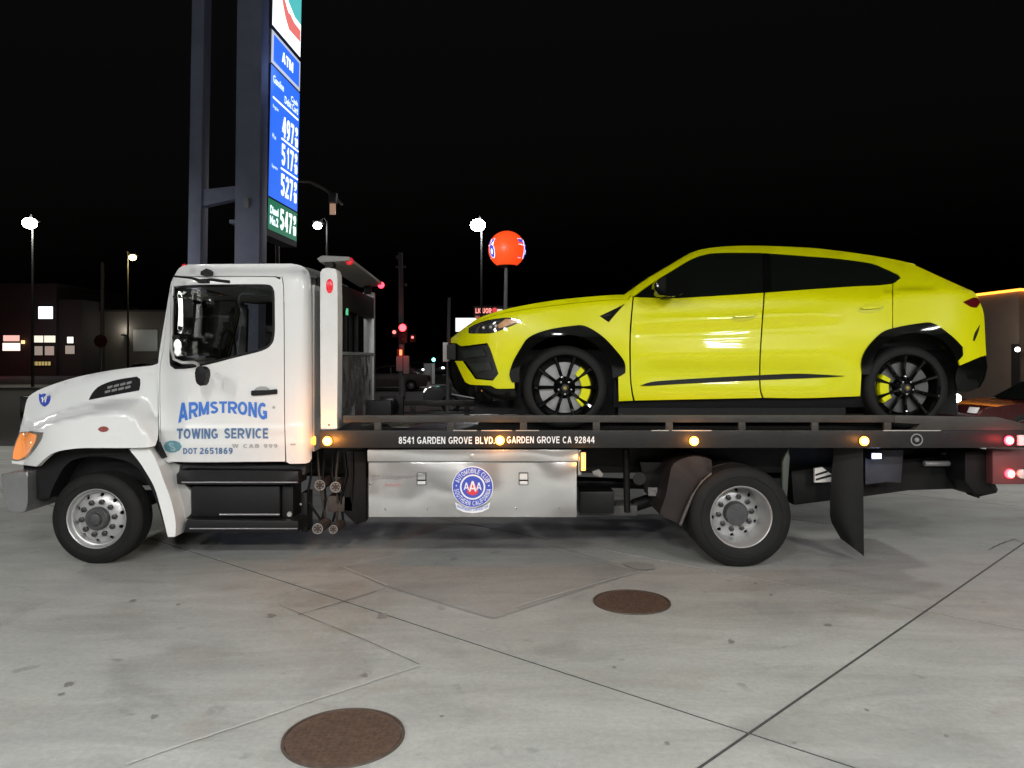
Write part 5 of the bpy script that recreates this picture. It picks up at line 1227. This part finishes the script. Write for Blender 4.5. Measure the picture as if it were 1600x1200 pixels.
pd = box("pedestrian_signal", 620, 545, 631, 557, 29.6, 29.75, mat("ped_housing", (.10, .02, .02), .5), tsg, .01)
box("hand_symbol", 624, 546.5, 628, 555, 29.57, 29.6, glow("ped_orange", (1, .16, .05), 3.5), pd)
for (a, b, c, d) in ((619, 556.5, 629, 580), (630, 556, 639, 584)): box("cabinet", a, b, c, d, 29.5, 29.7, mat("pinkish_grey_cabinet", (.42, .36, .35), .6), tsg, .02)
point("signal_glow", P(628, 530, 29), 16, (1, .1, .1), .1)
bs = thing("ball_sign", tuple(Vector(((789 - 800) * 50 / F, 50, 0))), "glowing orange ball sign with white edged numerals on a tall pole", "sign")
tube("pole", [Vector(((788.5 - 800) * 50 / F, 50, 0)), P(791, 418, 50)], [.17, .12], POLE, bs, 12)
bc = P(792, 390, 50); BR = 1.21
OR = bpy.data.materials.new("lit_orange_ball"); OR.use_nodes = True; b_ = OR.node_tree.nodes["Principled BSDF"]
b_.inputs['Base Color'].default_value = (.7, .08, .02, 1); b_.inputs['Emission Color'].default_value = (1, .075, .012, 1); b_.inputs['Emission Strength'].default_value = .95; b_.inputs['Roughness'].default_value = .4
ball = sphere("ball", bc, BR, OR, bs, seg=64)
for i_, (az, el) in enumerate(((-66, 0), (66, 0))):
    def bfn(u, v, az=az, rr=BR * 1.008, k=1.0):
        a = R(az + (u - .5) * 52 * k); e = R((v - .5) * 62 * k); return bc + Vector((math.sin(a) * math.cos(e), -math.cos(a) * math.cos(e), math.sin(e))) * rr
    f_ = Vector((math.sin(R(az)), -math.cos(R(az)), 0))
    block("76", lambda u, v: bfn(u, v), glow("lit_white_outline", (.85, .85, 1), 1.6, (.8, .8, .8)), bs, .17, .02, face=f_)
    block("76", lambda u, v: bfn(u, v, az, BR * 1.016, .93), glow("lit_blue_numeral", (.06, .10, .75), .9, (.02, .04, .3)), bs, .09, .12, face=f_)
bm = bmesh.new(); bmesh.ops.create_uvsphere(bm, u_segments=40, v_segments=40, radius=BR * 1.006)
for f in [f for f in bm.faces if f.calc_center_median().z > -BR * .86]: bm.faces.remove(f)
for v in bm.verts: v.co += bc
from_bm("ball_cap", bm, mat("ball_cap", (.06, .02, .02), .4), bs, smooth=True)
lq = thing("liquor_sign", tuple(Vector(((765 - 800) * 60 / F, 60, 0))), "dark store board with small red lit liquor lettering behind the yellow car's hood", "sign")
box("board", 740, 478, 802, 505, 60, 60.4, mat("board_brown", (.02, .012, .012), .6), lq); box("post", 763, 505, 769, 596, 60.1, 60.35, POLE, lq)
RT = glow("lit_red_letters", (1, .30, .26), 1.6)
block("LIQUOR", rect_fn(743, 481.5, 768, 489.5, 59.95), RT, lq, .10, .12); lettering("MARKET", rect_fn(743, 493, 763, 498.5, 59.95), glow("lit_red_dim", (.6, .12, .1), .8), lq, bold=.02)
lampdisc(773, 485, 59.95, .22, glow("lit_red_disc", (.9, .04, .05), .8), lq, "red_disc"); box("lit_tile", 777, 483, 785, 489, 59.9, 59.97, glow("lit_warm_tile", (.9, .8, .6), 1.0), lq)
wb = thing("white_lightbox", tuple(Vector(((727 - 800) * 52 / F, 52, 0))), "small glowing white lightbox sign just above the yellow car's nose", "sign")
bx1 = box("lightbox", 711, 496, 745, 519, 52, 52.5, CABM, wb); box("lit_face", 712, 497, 744, 518, 51.93, 52.0, glow("lit_white_box", (.95, .95, .9), 1.5), bx1); box("post", 724, 519, 729, 600, 52.1, 52.4, POLE, wb)
pg = thing("bare_pole", tuple(Vector(((699 - 800) * 25 / F, 25, 0))), "plain slim grey pole just left of the yellow car's nose", "pole")
tube("pole_shaft", [Vector(((699 - 800) * 25 / F, 25, 0)), P(702, 465, 25)], [.07, .05], mat("pole_mid_grey", (.14, .13, .13), .6), pg, 10)
uc = thing("utility_cabinet", tuple(Vector(((669 - 800) * 50 / F, 50, 0))), "pale utility cabinet with a white post by the far kerb", "cabinet")
box("cabinet_body", 662, 568, 673.5, 599, 49.0, 49.5, mat("cabinet_grey", (.35, .35, .34), .6), uc, .02); box("post", 674.5, 568, 679, 600, 48.9, 49.1, mat("post_white", (.7, .7, .68), .5), uc, .01)
gs = thing("green_signal", tuple(Vector(((677 - 800) * 90 / F, 90, 0))), "tiny green traffic light far down the road", "traffic light")
tube("pole", [Vector(((678 - 800) * 90 / F, 90, 0)), P(678, 556, 90)], .08, POLE, gs, 8); hd = box("signal_head", 674.5, 556, 680.5, 568, 89.8, 90, BLACKM, gs); lampdisc(677.5, 562, 89.75, .2, glow("signal_green", (.15, 1, .75), 8), hd)

# ================================================================== CARS BEHIND
def sedan(name, label, X, Y, rot, L, Hh, W, paint, head=None, tail=None, group="cars standing behind the tow truck", cat="car"):
    t = thing(name, (0, 0, 0), label, cat, group)
    def pr(n, pts, y0, y1, m, par, bev=.03):
        bm = bmesh.new(); poly_prism(bm, [Vector((x * L, y0, z * Hh)) for x, z in pts], Vector((0, y1 - y0, 0)), bev)
        bmesh.ops.triangulate(bm, faces=[f for f in bm.faces if len(f.verts) > 4]); return from_bm(n, bm, m, par, smooth=True)
    lower = smooth_closed([(-.5, .30), (-.495, .45), (-.47, .56), (-.30, .64), (-.22, .66), (.30, .68), (.42, .66), (.485, .60), (.5, .42), (.49, .22), (.40, .17), (-.40, .15), (-.49, .20)], .05, 40)
    bd = pr("body", lower, -W / 2, W / 2, paint, t, .06)
    cabin = [(-.24, .655), (-.10, .93), (-.02, .985), (.16, .99), (.26, .92), (.38, .67)]
    pr("cabin", cabin, -W / 2 + .14, W / 2 - .14, paint, t, .08)
    for s in (-1, 1):
        y0 = s * (W / 2 - .14); pr("side_window", [(-.19, .68), (-.08, .91), (.04, .94), (.04, .68)], y0, y0 + s * .012, GLASSD, t, 0); pr("side_window", [(.055, .68), (.055, .94), (.17, .93), (.29, .69)], y0, y0 + s * .012, GLASSD, t, 0)
    pr("windshield", [(-.235, .67), (-.105, .92), (-.115, .93), (-.248, .67)], -W / 2 + .2, W / 2 - .2, GLASSD, t, 0)
    for x in (-.31, .30):
        for s in (-1, 1):
            wl_ = lathe("wheel", (x * L, s * (W / 2 + .01), .32), [(-.2, .31), (0, .31), (.01, .24), (0, .20)], RUBBER, t, 24, s); lathe("rim", (x * L, s * (W / 2 + .01), .32), [(0, .20), (-.02, .17), (.0, .05), (.0, .001)], mat("car_rim", (.35, .35, .36), .35, metal=.6), wl_, 20, s)
    for s in (-1, 1):
        y = s * (W / 2 - .25)
        bm = bmesh.new(); poly_prism(bm, [Vector((-.502 * L, y - .15, .47 * Hh)), Vector((-.502 * L, y + .15, .47 * Hh)), Vector((-.490 * L, y + .15, .56 * Hh)), Vector((-.490 * L, y - .15, .56 * Hh))], Vector((.05, 0, 0)), .01); from_bm("headlight", bm, head or mat("off_headlight", (.4, .4, .4), .1), t)
        bm = bmesh.new(); poly_prism(bm, [Vector((.50 * L, y - .16, .48 * Hh)), Vector((.50 * L, y + .16, .48 * Hh)), Vector((.492 * L, y + .16, .58 * Hh)), Vector((.492 * L, y - .16, .58 * Hh))], Vector((-.04, 0, 0)), .01); from_bm("taillight", bm, tail or DRED, t)
    t.location = (X, Y, -.03); t.rotation_euler = (0, 0, rot); ORG[t] = Vector((X, Y, 0)); return t
HEAD = glow("lit_headlight", (.92, .95, 1), 20)
CP = lambda n, c: mat(n, c, .25, coat=.6)
sedan("sedan", "dark red sedan behind the flatbed's tail with one headlight lit", (1670 - 800) * 17 / F, 17, 0, 5.1, 1.36, 1.8, CP("dark_red_paint", (.035, .006, .006)))
q = P(1495, 622, 16.2); ll = thing("parking_lamp", tuple(P(1495, 690, 16.2)), "bright white work lamp glowing behind the yellow car's rear wheel", "lamp"); tube("stand", [(q.x, 16.2, -.03), (q.x, 16.2, q.z - .1)], .02, BLACKM, ll, 8); sphere("lamp_bulb", q, .085, WLAMP, ll, seg=14); point("lamp_glow", (q.x, 15.9, q.z), 12, (1, .9, .85), .08)
sedan("sedan", "dark glossy sedan behind the bed, its nose left of the yellow car's bumper", (668 - 800) * 26 / F + 2.3, 26, 0, 4.7, 1.45, 1.8, CP("black_paint", (.02, .02, .022)), head=glow("sidelight", (.9, .85, .8), 1.5))
sedan("sedan", "dull reddish sedan across the road right of the bulkhead", (608 - 800) * 43 / F, 43, 0, 4.5, 1.42, 1.8, CP("maroon_paint", (.07, .03, .03)))
sedan("sedan", "far car facing the camera with both headlights blazing beside the utility cabinet", (656 - 800) * 75 / F, 75, R(90), 4.6, 1.45, 1.8, CP("grey_paint", (.08, .08, .09)), head=HEAD)
sedan("sedan", "far car with bluish headlights right of the utility cabinet", (686 - 800) * 88 / F, 88, R(90), 4.6, 1.45, 1.8, CP("grey_paint", (.08, .08, .09)), head=HEAD)
sedan("sedan", "dark parked sedan in front of the shops, left of the cab", (226 - 800) * 62 / F, 62, 0, 4.5, 1.42, 1.8, CP("black_paint", (.02, .02, .022)))
# ================================================================== BUILDINGS
def bwall(t, nm, x0, y0, x1, y1, D, dep, m): return box(nm, x0, y0, x1, y1, D, D + dep, m, t)
WBR = mat("dark_stucco", (.06, .05, .048), .85, noise=.2, nscale=.4)
D1 = 80; yb = 560 + EYE * F / D1
b1 = thing("shop_building", tuple(P(20, yb, D1)), "two storey shop with a glowing square sign and lit windows at the far left", "building")
bwall(b1, "wall", -160, 447, 88, yb + .5, D1, 14, WBR); bwall(b1, "roof", -164, 443, 91, 447, D1 - .3, 15, mat("roof_trim", (.05, .045, .045), .8))
bwall(b1, "wall", 88.5, 468, 128, yb + .5, D1 + .5, 12, WBR)
def pane(t, x0, y0, x1, y1, D, m, nm="window"):
    f_ = box(nm, x0 - 1, y0 - 1, x1 + 1, y1 + 1, D - .12, D - .01, BLACKM, t); box("pane", x0, y0, x1, y1, D - .18, D - .125, m, f_); return f_
lsg = pane(b1, 60, 479, 82, 498, D1, glow("lit_square_sign", (.85, .9, 1), 2.2), "lit_sign")
WWIN = glow("warm_window", (.95, .88, .72), 1.1); WDIM = glow("dim_window", (.55, .48, .40), .5); PINKGLOW = glow("added_pink_glow", (.95, .50, .42), 1.1); PINKGLOW2 = glow("added_bright_pink_glow", (1, .75, .65), 1.6)
pane(b1, 52, 524.5, 67, 535, D1, WWIN); pane(b1, 69, 524.5, 86, 535, D1, WWIN)
pane(b1, 54, 541, 66, 555, D1, WDIM); pane(b1, 70, 541, 84, 555, D1, WDIM)
for k in range(6): pane(b1, 50 + 5 * k, 565, 53.5 + 5 * k, 571, D1, glow("amber_display", (.8, .6, .2), .5), "display_case")
pane(b1, 5, 524, 30, 533, D1, PINKGLOW); pane(b1, 4, 536, 31, 548, D1, PINKGLOW2)  # glowing panes added in place of a red light out of view
bwall(b1, "lamp_box", 33, 532, 37, 537, D1 - .3, .2, glow("warm_lamp_box", (1, .6, .25), 2))
pane(b1, 105, 526.5, 114, 536, D1 + .5, glow("bright_window", (1, .95, .85), 2)); pane(b1, 102, 540, 116, 553, D1 + .5, WDIM)
b2 = thing("low_building", tuple(P(190, yb, 84)), "low dark building with two upward wall lights between the shops and the cab", "building")
yb2 = 560 + EYE * F / 84
bwall(b2, "wall", 128.5, 487, 262, yb2 + .5, 84, 10, mat("beige_stucco", (.15, .135, .115), .85, noise=.2, nscale=.5)); bwall(b2, "roof", 126, 484, 264, 487, 83.8, 10.5, mat("roof_trim", (.05, .045, .045), .8))
bwall(b2, "lit_wall_patch", 208, 515, 246, 549, 83.8, .19, mat("lit_wall_patch", (.42, .42, .40), .7))  # lit stretch of the wall put into a paler colour
for (x, y, p) in ((143, 527, 70), (191, 523, 55)):
    q = P(x, y, 83.3); l_ = box("wall_light", x - 2, y - 1, x + 2, y + 2, 83.2, 83.9, BLACKM, b2); point("wall_glow", (q.x, 83.3, q.z + .5), p, (1, .95, .85), .15)
point("added_wall_fill", P(232, 532, 81.5), 40, (.9, 1, .95), .3)  # point light added to brighten the paler wall patch
point("added_shop_fill", P(60, 520, 76), 60, (.9, .85, 1), .5); point("added_shop_fill", P(-10, 545, 75), 70, (1, .10, .12), .5); point("added_shop_fill", P(110, 530, 77), 30, (1, .85, .7), .5)  # point lights added to brighten the shop fronts
b3 = thing("tan_building", tuple(P(1600, 620, 34)), "tan building edged with an orange light strip behind the yellow car's tail", "building")
TAN = mat("tan_stucco", (.30, .24, .20), .85, noise=.2, nscale=.7)
def XYZ(x, y, D): return P(x, y, D)
c0 = Vector((P(1592, 452, 31).x, 31, 0)); c1 = Vector((P(1430, 0, 38).x, 38, 0)); ztop = EYE + 107 * 31 / F
bm = bmesh.new(); poly_prism(bm, [c0 + Vector((0, 0, -.04)), c1 + Vector((0, 0, -.04)), c1 + Vector((0, 0, ztop)), c0 + Vector((0, 0, ztop))], Vector((4, 9, 0))); from_bm("wall", bm, TAN, b3)
c2 = c0 + Vector((9, 3.5, 0)); bm = bmesh.new(); poly_prism(bm, [c0 + Vector((.005, 0.005, -.04)), c2 + Vector((0, 0, -.04)), c2 + Vector((0, 0, ztop - .01)), c0 + Vector((.005, .005, ztop - .01))], Vector((1, 8, 0))); from_bm("wall", bm, TAN, b3)
LED = glow("orange_light_strip", (1, .30, .03), 4.0)
tube("light_strip", [c1 + Vector((-.1, -.15, ztop)), c0 + Vector((-.05, -.15, ztop)), c2 + Vector((0, -.15, ztop))], .055, LED, b3, 8)
dv = (c1 - c0).normalized(); 
def on_wall(s, z0, z1, w_, m, nm, th=.08):
    a = c0 + dv * s + Vector((-.05, -.1, 0)); b = a + dv * w_
    bm = bmesh.new(); poly_prism(bm, [a + Vector((0, 0, z0)), b + Vector((0, 0, z0)), b + Vector((0, 0, z1)), a + Vector((0, 0, z1))], Vector((-.04, -th, 0))); return from_bm(nm, bm, m, b3)
on_wall(.0, .0, 2.35, .45, mat("dark_door_paint", (.02, .018, .016), .5), "door"); 
q = P(1590, 546, 30.5); sphere("wall_lamp", q, .10, glow("wall_lamp_white", (.9, .9, .85), 5), b3, seg=12)
point("wall_lamp_glow", P(1575, 520, 29.0), 75, (1, .80, .62), .2)
# stop sign
st = thing("stop_sign", tuple(Vector(((158 - 800) * 40 / F, 40, 0))), "dark octagonal stop sign on a post in front of the low building", "sign")
q = P(157.5, 533, 40); lathe("sign_plate", (q.x, 40, q.z), [(0, .36), (.02, .36), (.02, .001)], mat("dim_red_plate", (.12, .02, .02), .5), st, 8); tube("post", [(q.x, 40.03, -.03), (q.x, 40.03, q.z + .2)], .035, POLE, st, 8)
tp = thing("utility_pole", tuple(Vector(((160 - 800) * 55 / F, 55, 0))), "tall dark utility pole standing in front of the low building's left light", "pole")
tube("pole_shaft", [Vector(((160 - 800) * 55 / F, 55, 0)), P(160, 410, 55)], [.16, .11], mat("dark_wood", (.05, .04, .035), .8), tp, 10)
